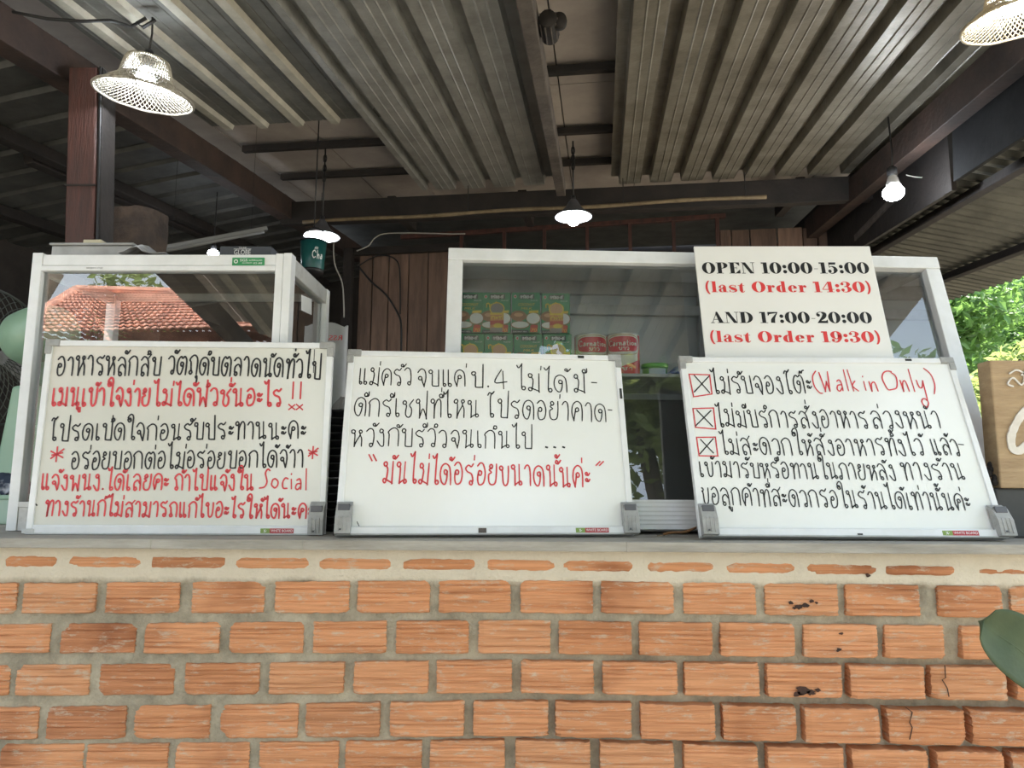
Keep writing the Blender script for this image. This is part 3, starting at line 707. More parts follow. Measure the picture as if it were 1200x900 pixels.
FAT = {
'O': (1.12, ring(.56, .5, .55, .52, .20, .475)),
'0': (.98, ring(.49, .5, .49, .52, .15, .475)),
'P': (.98, rc(.12, 0, .45, 1) + rc(0, 0, .58, T) + rc(0, 1 - T, .55, 1) + ring(.5, .725, .46, .275, .14, .23, -90, 90) + rc(.4, .45, .52, .5)),
'E': (.96, rc(.12, 0, .45, 1) + rc(0, 0, .92, T) + rc(0, 1 - T, .90, 1) + rc(.4, .48, .68, .53) + [[(.66, .34 + .32), (.68, .34 + .32), (.68, .35), (.66, .35)]] + [[(.58, 1 - T), (.90, 1 - T), (.90, .66)]] + [[(.55, T), (.92, .37), (.92, T)]]),
'N': (1.12, rc(.13, 0, .18, .95) + rc(0, 0, .32, T) + [[(0, 1), (.38, 1), (1.0, 0), (.70, 0), (.12, .93)]] + rc(.95, 0, 1.0, 1) + rc(.80, 1 - T, 1.14, 1)),
'A': (1.10, [[(.10, .03), (.15, .03), (.53, .93), (.50, 1.0)]] + [[(.46, 1.02), (.58, 1.02), (1.02, .03), (.66, .03), (.42, .86)]] + rc(.24, .30, .75, .35) + rc(-.02, 0, .30, T) + rc(.54, 0, 1.14, T)),
'D': (1.12, rc(.12, 0, .46, 1) + rc(0, 0, .55, T) + rc(0, 1 - T, .55, 1) + ring(.5, .5, .60, .5, .26, .45, -90, 90)),
'1': (.60, rc(.16, 0, .47, 1) + rc(0, 0, .62, T) + [[(0, .90), (.2, 1.0), (.2, .93), (0, .86)]] + rc(0, .93, .2, 1)),
'2': (.88, [[(0, 0), (.86, 0), (.86, .30), (.80, .30), (.74, .20), (.30, .20), (.1, .06)]] + stroke([(.06, .70), (.12, .92), (.40, .99), (.66, .82), (.60, .58), (.30, .28), (.04, .03)], [.14, .07, .05, .34, .32, .16, .05]) + disc(.16, .72, .14)),
'3': (.86, stroke([(.08, .80), (.22, .97), (.48, .97), (.62, .77), (.48, .55), (.28, .53)], [.10, .05, .06, .34, .10, .05]) + stroke([(.28, .53), (.50, .53), (.67, .28), (.48, .04), (.20, .03), (.06, .20)], [.05, .10, .36, .08, .05, .10]) + disc(.14, .78, .12) + disc(.14, .22, .13)),
'4': (.96, rc(.50, 0, .80, 1) + rc(.34, 0, .94, T) + [[(0, .30), (.06, .30), (.56, .95), (.56, 1.0), (.50, 1.0)]] + rc(0, .24, .94, .30)),
'5': (.86, rc(.14, .52, .19, 1) + [[(.14, 1), (.74, 1), (.70, .80), (.14, .80)]] + stroke([(.16, .54), (.34, .64), (.58, .52), (.64, .30), (.48, .05), (.22, .02), (.08, .18)], [.05, .05, .20, .36, .10, .05, .10]) + disc(.16, .21, .14)),
'7': (.84, [[(0, 1), (.82, 1), (.82, .92), (.14, .80), (.05, .66), (0, .66)]] + stroke([(.80, .94), (.56, .60), (.40, .30), (.36, .02)], [.06, .16, .32, .34])),
'9': (.92, ring(.46, .66, .44, .36, .13, .31) + stroke([(.74, .66), (.74, .40), (.56, .08), (.30, .02), (.14, .14)], [.32, .30, .14, .05, .10]) + disc(.20, .20, .12)),
':': (.40, disc(.20, .16, .16) + disc(.20, .62, .16)),
'-': (.44, rc(.06, .40, .38, .44)),
'(': (.44, band(ell(.46, .46, .40, .70, 112, 248, 16), ell(.60, .46, .36, .72, 120, 240, 16))),
')': (.44, band(ell(-.02, .46, .40, .70, 68, -68, 16), ell(-.16, .46, .36, .72, 60, -60, 16))),
'l': (.50, rc(.10, 0, .38, 1.04) + rc(0, 0, .50, T) + rc(0, 1.0, .2, 1.04)),
'a': (.78, rc(.36, .06, .62, .52) + [[(.36, .06), (.44, 0), (.76, 0), (.76, T), (.62, .06)]] + stroke([(.10, .52), (.26, .67), (.46, .64), (.50, .50)], [.08, .05, .10, .24]) + disc(.14, .50, .10) + ring(.28, .18, .26, .19, .06, .14, 60, 300) + stroke([(.26, .37), (.40, .40)], [.05, .04])),
's': (.66, stroke([(.54, .50), (.44, .64), (.22, .65), (.08, .50), (.26, .36), (.46, .28), (.56, .14), (.38, .02), (.16, .03), (.05, .18)], [.04, .04, .06, .16, .26, .26, .16, .06, .04, .04]) + rc(.52, .46, .57, .67) + rc(.02, 0, .07, .22)),
't': (.54, rc(.12, .10, .38, .62) + [[(.12, .62), (.38, .62), (.38, .88), (.33, .88)]] + rc(0, .61, .52, .66) + stroke([(.25, .16), (.30, .02), (.44, .03), (.52, .14)], [.26, .14, .05, .04])),
'r': (.68, rc(.10, 0, .38, .66) + rc(0, 0, .50, T) + rc(0, .61, .2, .66) + stroke([(.38, .40), (.46, .62), (.58, .60)], [.04, .05, .10]) + disc(.56, .54, .11)),
'd': (.88, rc(.46, 0, .74, 1.04) + rc(.36, 1.0, .56, 1.04) + rc(.46, 0, .86, T) + ring(.40, .33, .38, .34, .11, .295, 70, 290, .44)),
'e': (.76, ring(.38, .33, .37, .34, .09, .295, 20, 325) + rc(.18, .34, .72, .385) + [[(.46, .38), (.72, .38), (.66, .54), (.46, .56)]]),
' ': (.42, []),
}
def fat(mb, text, x0, x1, y0, h, w3):
    tot = sum(FAT[c][0] + .07 for c in text) - .07; k = (x1 - x0) / tot; x = 0
    for c in text:
        wd, polys = FAT[c]
        for p in polys: mb.add([w3(x0 + (x + a) * k, y0 + b * h) for a, b in p], [tuple(range(len(p)))])
        x += wd + .07

# ------------------------------------------------------------------ right display cabinet (sloping front)
PC = Plane((.36, .10, CT + .0008), .06, 0, .264)
xl = (PC.loc(526, 288).x + PC.loc(521, 420).x) / 2; xr = (PC.loc(1103, 304).x + PC.loc(1150, 504).x) / 2
zt_ = (PC.loc(526, 288).y + PC.loc(1103, 304).y) / 2
HBK = Matrix.Rotation(.06, 3, 'Z') @ Y_
Hc = PC.w(0, 0, zt_).z - CT; DEP = .47
def cb(x, dep, z): return PC.o + PC.ex * x + HBK * dep + Z * z           # point by width, depth from the front foot, height
c2 = thing('display_cabinet', 'wide white framed glass display cabinet with sloping front holding green cartons and cans', 'display cabinet', (.36, .10, CT), 'glass display cabinets')
fw, rt = .036, .034
zb0, zb1 = .012, PC.loc(775, 585).y
m = MB()
PC.box(m, xl, 0, .010, xl + fw, .03, zt_ - rt); PC.box(m, xr - .037, 0, .010, xr, .03, zt_ - rt)
PC.box(m, xl, -.002, zt_ - rt, xr, .03, zt_)
m.build('front_frame', M['alu'], c2, bevel=.002)
m = MB(); PC.box(m, xl + fw, .004, zb0, xr - .037, .026, zb1)
for i in range(6): PC.box(m, xl + fw, .0015, zb0 + .010 + i * .0095, xr - .037, .006, zb0 + .0125 + i * .0095 + .002)
m.build('bottom_rail', M['alu'], c2, bevel=.0008)
m = MB()
for x in (xl, xr - .03):
    m.bar(cb(x + .015, DEP, 0), cb(x + .015, DEP, Hc), .03, .03, HBK)
    m.bar(cb(x + .015, Hc * .27 + .02, Hc - .015), cb(x + .015, DEP, Hc - .015), .03, .03); m.bar(cb(x + .015, .02, .02), cb(x + .015, DEP, .02), .03, .03)
m.bar(cb(xl, DEP, Hc - .02), cb(xr, DEP, Hc - .02), .03, .04); m.bar(cb(xl, DEP, .03), cb(xr, DEP, .03), .03, .06)
m.bar(cb(xl, DEP - .012, Hc - .085), cb(xr, DEP - .012, Hc - .085), .02, .03)
xm = (xl + xr) / 2 + .10
m.bar(cb(xm, DEP, .03), cb(xm, DEP, Hc), .03, .04, HBK)
m.build('rear_frame', M['alu_grey'], c2, bevel=.002)
m = MB(); m.hexa([cb(xl + .004, .30 * Hc, Hc), cb(xr - .004, .30 * Hc, Hc), cb(xr - .004, DEP + .01, Hc), cb(xl + .004, DEP + .01, Hc), cb(xl + .004, .30 * Hc, Hc + .006), cb(xr - .004, .30 * Hc, Hc + .006), cb(xr - .004, DEP + .01, Hc + .006), cb(xl + .004, DEP + .01, Hc + .006)])
m.build('top_panel', M['alu'], c2)
m = MB(); m.hexa([cb(xl, .02, .012), cb(xr, .02, .012), cb(xr, DEP, .012), cb(xl, DEP, .012), cb(xl, .02, .02), cb(xr, .02, .02), cb(xr, DEP, .02), cb(xl, DEP, .02)])
m.build('floor_panel', M['alu_grey'], c2)
for x in (xl + .02, xr - .02):
    for dp in (.035, DEP - .02):
        m = MB(); m.obox(cb(x, dp, .0064), PC.ex, HBK, Z, .05, .05, .0125); m.build('foot', M['cap'], c2, bevel=.002)
def pane(nm, a, b, c, d, parent, mt, t):      # glass sheet with real thickness
    m = MB(); q = [Vector(p) for p in (a, b, c, d)]; t = Vector(t); m.hexa([p for p in q] + [p + t for p in q]); return m.build(nm, mt, parent)
def pane1(nm, a, b, c, d, parent, mt):        # single reflecting face keeps reflections crisp
    m = MB(); m.add([a, b, c, d], [(0, 1, 2, 3)]); return m.build(nm, mt, parent)
xs = PC.loc(1000, 330).x
pane1('glass_pane', PC.w(xl + fw, .012, zb1), PC.w(xs, .012, zb1), PC.w(xs, .012, zt_ - rt), PC.w(xl + fw, .012, zt_ - rt), c2, M['glass_dusty'])
pane1('glass_pane', PC.w(xs - .02, .020, zb1), PC.w(xr - .037, .020, zb1), PC.w(xr - .037, .020, zt_ - rt), PC.w(xs - .02, .020, zt_ - rt), c2, M['glass_dusty'])
for x in (xl + .012, xr - .012):
    pane1('side_glass', cb(x, .03, .03), cb(x, DEP - .015, .03), cb(x, DEP - .015, Hc - .03), cb(x, .27 * Hc + .03, Hc - .03), c2, M['glass'])
def bpan(z0, z1, mt):
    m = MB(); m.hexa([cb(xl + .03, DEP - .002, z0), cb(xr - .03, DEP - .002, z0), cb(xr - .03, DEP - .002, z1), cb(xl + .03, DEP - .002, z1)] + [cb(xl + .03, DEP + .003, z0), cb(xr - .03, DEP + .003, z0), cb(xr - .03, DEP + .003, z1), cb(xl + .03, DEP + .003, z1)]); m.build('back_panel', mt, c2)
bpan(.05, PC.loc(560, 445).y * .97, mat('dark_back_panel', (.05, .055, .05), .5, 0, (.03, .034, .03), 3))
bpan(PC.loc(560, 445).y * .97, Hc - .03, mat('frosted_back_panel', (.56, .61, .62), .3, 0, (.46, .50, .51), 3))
ycar = .262
zs = at(560, 440, ycar).z - CT                                          # shelf height
ds = .27 * zs + .035
m = MB(); m.hexa([cb(xl + .02, ds, zs - .008), cb(xr - .02, ds, zs - .008), cb(xr - .02, DEP - .01, zs - .008), cb(xl + .02, DEP - .01, zs - .008), cb(xl + .02, ds, zs), cb(xr - .02, ds, zs), cb(xr - .02, DEP - .01, zs), cb(xl + .02, DEP - .01, zs)])
m.build('shelf', M['alu_dirty'], c2, bevel=.0015)
CABZ = CT + zs + .0008

# ------------------------------------------------------------------ opening hours sign
PS = Plane((.5, .052, CT + .002), .0, 0, .264)
a, b, c, d = PS.loc(815, 288), PS.loc(1022, 289), PS.loc(825, 420), PS.loc(1045, 420)
sx0, sx1, sz1 = (a.x + c.x) / 2, (b.x + d.x) / 2, (a.y + b.y) / 2
sg = thing('opening_hours_sign', 'white sign reading OPEN 10:00-15:00 in fat black and red letters', 'sign', PS.w((sx0 + sx1) / 2, 0, 0))
m = MB(); PS.box(m, sx0, 0, 0, sx1, .005, sz1); m.build('sign_sheet', M['sign_white'], sg, bevel=.001)
def sline(mt, text, px0, px1, pyb, pyt):
    mb = MB()
    p, q, t = PS.loc(px0, pyb), PS.loc(px1, pyb), PS.loc(px0, pyt)
    fat(mb, text, p.x, q.x, p.y, (t - p).length * .99, lambda x, y: PS.w(x, -.0006, y))
    mb.build('printed_line', M[mt], sg, label=('black' if 'black' in mt else 'red') + ' fat serif lettering')
sline('sign_black', 'OPEN 10:00-15:00', 823.2, 1019.5, 320.6, 307.6)
sline('sign_red', '(last Order 14:30)', 826.5, 1022, 342.5, 330.2)
sline('sign_black', 'AND 17:00-20:00', 833.5, 1022.8, 378.6, 365.6)
sline('sign_red', '(last Order 19:30)', 832, 1033, 401, 388.2)


# ------------------------------------------------------------------ cartons, cans and tub on the shelf
K = {q: mat(q, *v) for q, v in {
 'carton_green': ((.022, .27, .095), .35), 'carton_side': ((.012, .10, .04), .4), 'coconut_brown': ((.36, .17, .07), .5), 'coconut_white': ((.88, .88, .84), .5),
 'print_white': ((.92, .92, .90), .5), 'print_yellow': ((.90, .66, .09), .5), 'print_red': ((.62, .10, .05), .5), 'print_orange': ((.72, .33, .10), .5),
 'print_peach': ((.72, .42, .22), .5), 'print_grey': ((.30, .28, .25), .5), 'print_dark': ((.03, .05, .04), .5), 'print_pale_green': ((.38, .55, .24), .5)}.items()}
KS = ['carton_green', 'carton_side', 'coconut_brown', 'coconut_white', 'print_white', 'print_yellow', 'print_red', 'print_orange', 'print_peach', 'print_grey', 'print_dark', 'print_pale_green']
KM = [K[q] for q in KS]
cw = 33.8 / ppm(ycar); chh = 49.5 / ppm(ycar); cd = .062
def carton(kind, label, loc):
    r = thing('coconut_milk_carton', label, 'carton', loc, 'coconut milk cartons in the right cabinet')
    L = Vector(loc)
    m = MB(); m.box(L.x - cw / 2, L.y, L.z, L.x + cw / 2, L.y + cd, L.z + chh); m.build('body', [K['carton_green']], r, bevel=.0012)
    m = MB(); m.box(L.x - cw / 2 + .002, L.y + .004, L.z + chh, L.x + cw / 2 - .002, L.y + cd - .004, L.z + chh + .0012); m.build('top_flap', [K['carton_side']], r)
    m = MB(); o = [0.0]
    def w3(x, y): return L + Vector(((x - .5) * cw, -.0004 - o[0], y * chh))
    def shp(kn, pts):
        m.k = KS.index(kn); o[0] += .00006; m.add([w3(x, y) for x, y in pts], [tuple(range(len(pts)))])
    def el(kn, cx, cy, rx, ry, a0=0, a1=340): shp(kn, [p for p in ell(cx, cy, rx, ry, a0, a1, 20) if True])
    def txt(kn, s, x0, x1, y0, h):
        m.k = KS.index(kn); o[0] += .00006; text_fit(m, s, x0, x1, y0, h, w3, .15)
    def thai(kn, s, x0, x1, y0, h, lw):
        m.k = KS.index(kn); o[0] += .00006; st, w_ = layout(s, .3)
        for q in st: ribbon(m, [Vector((x0 + p.x / w_ * (x1 - x0), y0 + p.y / 100 * h)) for p in q], lw, lambda v, off: w3(v.x, v.y), 0)
    shp('print_dark', [(.26, .84), (.80, .84), (.80, .96), (.26, .96)])
    el('print_white', .12, .90, .055, .045); el('print_red', .12, .90, .035, .028)
    thai('print_white', 'อร่อย-ดี', .30, .74, .865, .055, .028)
    txt('print_white', 'Roi-D', .66, .92, .79, .028)
    el('coconut_brown', .24, .42, .28, .13); 
    el('print_peach', .24, .45, .16, .05)
    el('coconut_brown', .76, .36, .26, .155); el('coconut_white', .76, .36, .235, .135)
    el('coconut_brown', .30, .20, .33, .095); el('coconut_white', .30, .205, .305, .078)
    shp('print_yellow', [(.60, .49), (.94, .50), (.94, .56), (.62, .55)])
    shp('print_dark', [(0, 0), (.62, 0), (.58, .07), (0, .08)]); txt('print_white', 'COCONUT MILK', .04, .54, .02, .026)
    shp('print_red', [(.64, .02), (.90, .02), (.92, .20), (.66, .20)]); txt('print_yellow', '70', .66, .88, .03, .08)
    if kind == 'english':
        txt('print_yellow', 'COCONUT', .22, .82, .67, .065); txt('print_yellow', 'MILK', .32, .72, .58, .050)
    else:
        thai('print_yellow', 'กะทิ', .14, .50, .64, .09, .035)
        el('print_yellow', .52, .60, .27, .16); el('print_peach' if kind == 'burst' else 'print_grey', .52, .60, .23, .135)
        shp('print_yellow', [(.28, .44), (.76, .44), (.76, .50), (.28, .50)])
        shp('print_orange', [(.28, .05), (.76, .05), (.76, .45), (.28, .45)])
        thai('print_yellow', 'กะทิ', .32, .72, .34, .07, .03); shp('print_red', [(.28, .20), (.76, .22), (.76, .31), (.28, .30)])
        el('print_yellow', .56, .18, .16, .06); shp('print_grey', [(.28, .02), (.72, .02), (.70, .13), (.30, .13)])
    m.build('printed_front', KM, r)
    return r
NM = {'english': 'green carton with gold letters above two coconuts', 'burst': 'green carton with a large peach and orange burst', 'grey': 'green carton with a greyish burst over the coconuts'}
rows = [((549.5, 'english', 'first in the upper row'), (581.5, 'grey', 'second in the upper row'), (616.2, 'english', 'third in the upper row'), (651.5, 'burst', 'last in the upper row')),
        ((551, 'burst', 'first in the lower row'), (584.5, 'burst', 'second in the lower row'), (618.8, 'english', 'third in the lower row'), (653.2, 'burst', 'last in the lower row'))]
zl = at(560, 440, ycar).z + .0008
for ri, row in enumerate(rows):
    z = zl + .0006 + (chh + .0018 if ri == 0 else 0)
    for px, kd, where in row:
        carton(kd, NM[kd] + ', ' + where, (at(px, 400, ycar).x, ycar + rb.uniform(-.003, .004), z))
Mc_red = mat('can_red', (.74, .04, .07), .35); Mc_cream = mat('can_cream', (.86, .82, .71), .35); Mc_metal = mat('can_rim', (.6, .6, .6), .3, .9); Mc_gold = mat('can_gold', (.55, .42, .2), .35)
def can(label, px, turn, yc):
    R = 19.0 / ppm(yc); H_ = 52.0 / ppm(yc); p = at(px, 420, yc)
    L = Vector((p.x, yc, CABZ + .0006))
    r = thing('milk_can', label, 'can', L, 'milk cans in the right cabinet')
    m = MB(); m.lathe([(R * .97, 0), (R, .002), (R, H_ - .002), (R * .97, H_)], L, 36); m.build('can_body', Mc_cream, r, True)
    for z in (.0015, H_ - .0015):
        m = MB(); m.lathe([(R * .98, -.0015), (R * 1.02, -.0008), (R * 1.02, .0008), (R * .98, .0015)], L + Z * z, 36); m.build('rim', Mc_metal, r, True)
    m = MB(); o = [.0003]
    def w3(x, y):                                     # x in half-turns around the can, y 0..1
        a = -PI / 2 + turn + x * PI; rr = R + o[0]
        return L + Vector((rr * math.cos(a), rr * math.sin(a), y * H_))
    def patch(kk, x0, y0, x1, y1, nx=14):
        m.k = kk; m.grid(lambda u, v: w3(x0 + (x1 - x0) * u, y0 + (y1 - y0) * v), nx, 1)
    def rrect(kk, cx, cy, hx, hy, pw=3.2):            # rounded oval as a fan of strips
        m.k = kk; n_ = 24
        def f(u, v):
            x = -1 + 2 * u; hh = (1 - abs(x) ** pw) ** (1 / pw); return w3(cx + hx * x, cy + hy * hh * (2 * v - 1))
        m.grid(f, n_, 2)
    patch(0, .32, .04, .98, .96); o[0] += .0002                         # red flank
    patch(0, -1.0, .04, -.45, .96); o[0] += .0002
    m.k = 0; m.grid(lambda u, v: w3(-.42 + .80 * u, .06 + (.12 + .34 * max(0, u - .25) ** 1.3) * v), 20, 3); o[0] += .0002
    rrect(1, -.02, .72, .385, .26); o[0] += .0002; rrect(2, -.02, .72, .37, .235); o[0] += .0001; rrect(1, -.02, .72, .36, .215); o[0] += .0002
    rrect(0, -.02, .735, .335, .175); o[0] += .0003
    m.k = 1
    def wr(word, x0, x1, y0, h, lw):
        st, w_ = layout(word, .2)
        for q in st: ribbon(m, [Vector((x0 + p.x / w_ * (x1 - x0), y0 + p.y / 100 * h)) for p in q], lw, lambda v, off: w3(v.x, v.y), 0)
    wr('Carnation', -.31, .27, .70, .125, .019); wr('ขาว', -.10, .10, .60, .06, .014); wr('ชา', -.04, .16, .14, .06, .014)
    m.build('printed_label', [Mc_red, Mc_cream, Mc_gold], r, True)
yc = hit(711, 444, Vector((0, 0, CABZ)), Z).y
yc = max(yc, .245)
can('cream and red milk can partly overlapped, next to the cartons', 692.5, .12, yc + .012)
can('cream and red milk can standing farther from the cartons, full oval label showing', 730.5, -.10, yc)
p = at(767, 430, yc + .02); R = 15.5 / ppm(yc + .02)
tb = thing('plastic_tub', 'small round tub with bright green lid right of the milk cans', 'tub', (p.x, yc + .02, CABZ))
m = MB(); m.lathe([(R * .86, .0005), (R * .95, .0295)], (p.x, yc + .02, CABZ), 28); m.build('tub_body', mat('green_tub', (.10, .36, .10), .4), tb, True)
m = MB(); m.lathe([(R, .0295), (R * 1.02, .031), (R * 1.02, .0385), (R * .98, .0395)], (p.x, yc + .02, CABZ), 28); m.build('lid', mat('bright_green_lid', (.16, .56, .10), .4), tb, True)
m = MB(); m.grid(lambda u, v: Vector((p.x + R * .955 * math.cos(-2.2 + 1.5 * u), yc + .02 + R * .955 * math.sin(-2.2 + 1.5 * u), CABZ + .004 + .022 * v)), 10, 1); m.build('paper_label', mat('pale_blue_label', (.46, .54, .66), .5), tb)
p = at(790, 449, yc + .01)
pk = MB(); pk.grid(lambda u, v: Vector((p.x - .020 + .06 * u, yc + .028 + .045 * v + .02 * u, CABZ + .006 + .045 * u * (1 - .3 * v) * (1 - u * .3) + .012 * math.sin(PI * v) + .003 * math.sin(9 * u + 5 * v))), 10, 8)
tag(pk.build('snack_packet', mat('blue_white_wrapper', (.55, .60, .75), .3, 0, (.16, .20, .50), 30, lo=.45, hi=.55), None, True, solid=.001), 'crumpled blue and white wrapper on the shelf near the right whiteboard', 'packet')

# ------------------------------------------------------------------ left display cabinet (upright)
Y1 = .085
ax0 = (at(35, 297, Y1).x + at(10, 618, Y1).x) / 2; ax1 = at(342, 300, Y1).x; H1 = at(180, 298, Y1).z - CT; D1 = .31
c1 = thing('display_cabinet', 'small upright glass cabinet with red tiled roof mirrored in its front pane', 'display cabinet', ((ax0 + ax1) / 2, Y1, CT), 'glass display cabinets')
sw = .023; pw = .036; zr = H1 - .038; zbr = at(28, 588, Y1).z - CT
def B1(m, x0, y0, z0, x1, y1, z1): m.box(x0, Y1 + y0, CT + max(z0, .0008), x1, Y1 + y1, CT + z1)
m = MB(); B1(m, ax0, 0, .0, ax0 + sw, .03, H1 + .004); m.build('left_stile', M['alu'], c1, bevel=.0015)
m = MB(); B1(m, ax1 - pw, 0, .0, ax1 - pw * .52, .03, H1 + .002); B1(m, ax1 - pw * .5, -.001, .0, ax1, .03, H1 + .003); m.build('corner_post', M['alu'], c1, bevel=.0015)
m = MB(); B1(m, ax0 + sw, .002, H1 - .025, ax1 - pw, .03, H1); B1(m, ax0 + sw, -.001, zr, ax1 - pw, .025, H1 - .026); m.build('top_rail', M['alu'], c1, bevel=.0015)
m = MB(); B1(m, ax0 + sw, .002, .0, ax1 - pw, .03, zbr); B1(m, ax0 + sw, -.001, zbr - .012, ax1 - pw, .02, zbr); m.build('bottom_rail', M['alu_dirty'], c1, bevel=.0015)
for x0, x1 in ((ax1 - .025, ax1 - .001), (ax0 + .001, ax0 + .022)):
    for z0, z1 in ((H1 - .040, H1 - .002), (.0, .05)):
        m = MB(); B1(m, x0, .03, z0, x1, D1 - .02, z1); m.build('side_rail', M['alu_dirty'], c1, bevel=.0015)
for x0, x1 in ((ax0, ax0 + .025), (ax1 - .035, ax1 - .018), (ax1 - .016, ax1)):
    m = MB(); B1(m, x0, D1 - .02, 0, x1, D1 + .005, H1); m.build('rear_post', M['alu'], c1, bevel=.0015)
for z0, z1 in ((H1 - .030, H1), (0, .05)):
    m = MB(); B1(m, ax0 + .025, D1 - .018, z0, ax1 - .035, D1, z1); m.build('rear_rail', M['alu_dirty'], c1, bevel=.0015)
m = MB(); B1(m, ax0 + .022, .03, H1 - .012, ax1 - .025, D1 - .018, H1 - .002); m.build('top_panel', mat('cabinet_plywood', (.21, .16, .115), .8, 0, (.15, .115, .085), 8, .1, 40, (.5, 4, 4)), c1)
m = MB(); B1(m, ax0 + .022, .03, .012, ax1 - .025, D1 - .018, .02); m.build('floor_panel', M['alu_dirty'], c1)
m = MB(); B1(m, ax0 + .024, .05, .225, ax1 - .027, D1 - .02, .232); m.build('shelf', M['alu_dirty'], c1)
y = Y1 + .012
pane1('glass_pane', (ax0 + sw, y, CT + zbr), (ax1 - pw, y, CT + zbr), (ax1 - pw, y, CT + zr), (ax0 + sw, y, CT + zr), c1, M['glass'])
pane1('side_glass', (ax1 - .012, Y1 + .03, CT + .05), (ax1 - .012, Y1 + D1 - .02, CT + .05), (ax1 - .012, Y1 + D1 - .02, CT + H1 - .04), (ax1 - .012, Y1 + .03, CT + H1 - .04), c1, M['glass'])
pane1('side_glass', (ax0 + .012, Y1 + .03, CT + .05), (ax0 + .012, Y1 + D1 - .02, CT + .05), (ax0 + .012, Y1 + D1 - .02, CT + H1 - .04), (ax0 + .012, Y1 + .03, CT + H1 - .04), c1, M['glass'])
pn = Vector((ax1 - .0105, 0, 0)); q = [hit(px, py, pn, X) for px, py in ((353, 345.5), (365, 350.5), (365, 369), (353, 363.5))]
m = MB(); m.add(q + [v + X * .0006 for v in q], [(0, 1, 2, 3), (7, 6, 5, 4), (0, 4, 5, 1), (1, 5, 6, 2), (2, 6, 7, 3), (3, 7, 4, 0)]); m.build('paper_note', M['white'], c1)
a, b = at(272, 311, Y1), at(310, 302, Y1)
m = MB(); m.box(a.x, Y1 - .0008, a.z, b.x, Y1 + .003, b.z); m.k = 1
wl = lambda x, y: Vector((x, Y1 - .0013, y)); hh = b.z - a.z; ww = b.x - a.x
text_fit(m, 'SGS', a.x + ww * .24, a.x + ww * .48, a.z + hh * .50, hh * .34, wl); text_fit(m, 'SUPERGLASS', a.x + ww * .52, a.x + ww * .94, a.z + hh * .54, hh * .2, wl)
text_fit(m, 'ALUMINIUM', a.x + ww * .32, a.x + ww * .62, a.z + hh * .22, hh * .16, wl); text_fit(m, '02-88', a.x + ww * .66, a.x + ww * .94, a.z + hh * .16, hh * .22, wl)
m.add([wl(a.x + ww * .12 + hh * .26 * math.cos(t * PI / 6), a.z + hh * .5 + hh * .26 * math.sin(t * PI / 6)) for t in range(12)] + [wl(a.x + ww * .12 + hh * .16 * math.cos(t * PI / 6), a.z + hh * .5 + hh * .16 * math.sin(t * PI / 6)) for t in range(12)], [(t, (t + 1) % 12, 12 + (t + 1) % 12, 12 + t) for t in range(12)])
m.build('shop_sticker', [M['lab_green'], M['white']], c1)
m = MB(); a = at(101, 315, Y1); text_fit(m, 'wan ro', a.x, a.x + .038, a.z, .0045, lambda x, y: Vector((x, Y1 - .0016, y)), .2); m.build('pen_scribble', M['ink'], c1)
# bottle inside, seen through the side pane
p = at(361, 390, Y1 + .26); z0 = CT + .2325
bt = thing('sauce_bottle', 'cloudy bottle with yellow cap on the shelf of the left cabinet', 'bottle', (p.x - .03, Y1 + .26, z0))
m = MB(); m.lathe([(.022, 0), (.024, .01), (.024, .10), (.011, .135), (.010, .155)], (p.x - .03, Y1 + .26, z0), 20); m.build('bottle_body', mat('cloudy_plastic', (.50, .52, .50), .25), bt, True)
m = MB(); m.lathe([(.012, .152), (.012, .172), (.008, .176)], (p.x - .03, Y1 + .26, z0), 16); m.build('cap', mat('yellow_cap', (.42, .36, .14), .5), bt, True)

# ------------------------------------------------------------------ things on top of the left cabinet
ZT = CT + H1 + .0045
a, b = at(67, 288, .20), at(160, 288, .20)
lidt = thing('storage_lid', 'flat grey plastic lid lying on the left cabinet beneath cream blocks', 'lid', ((a.x + b.x) / 2, .26, ZT))
m = MB(); m.box(a.x, .18, ZT, b.x, .36, a.z - .006); m.build('lid_body', M['grey_lid'], lidt, bevel=.004)
m = MB(); m.box(a.x - .004, .176, a.z - .006, b.x + .006, .364, a.z); m.build('lid_rim', M['grey_lid'], lidt, bevel=.002)
LZ = a.z
a, b = at(100, 283, .25), at(122, 283, .25); hz = (a.z - LZ) / 2
for i in range(2):
    m = MB(); m.box(a.x + .004 * i, .235, LZ + hz * i + .0004, b.x + .002 * i, .285, LZ + hz * (i + 1)); o = m.build('card_block', M['cream'], None, bevel=.0015)
    tag(o, ('lower' if i == 0 else 'upper') + ' of two cream blocks stacked on the grey lid', 'block', 'cream blocks on the grey lid')
a, b = at(148, 297, .14), at(203, 297, .14)
random.seed(11)
film = MB(); film.grid(lambda u, v: Vector((a.x + (b.x - a.x) * u, .105 + .12 * v, ZT + .002 + .034 * max(0, math.sin(PI * min(1, u * 1.5)) ** 2) * (.4 + .6 * math.sin(PI * v)) + .004 * mnoise.noise(Vector((u * 9, v * 9, 3))) + .004)), 26, 12)
tag(film.build('plastic_film', M['plastic_clear'], None, False, solid=.0008), 'crumpled clear plastic film on top of the left cabinet', 'plastic sheet')
a, b = at(258, 288.5, .14), at(318, 287.5, .14)
gb = thing('dark_carton', 'small dark carton lettered GLOBE on the right end of the left cabinet', 'box', ((a.x + b.x) / 2, .14, ZT))
m = MB(); m.box(a.x, .14, ZT, b.x, .30, a.z); m.build('box_body', M['box_dark'], gb, bevel=.0015)
m = MB(); w3 = lambda x, y: Vector((x, .1393, y)); q0, q1 = at(274, 299.5, .14), at(294, 292, .14)
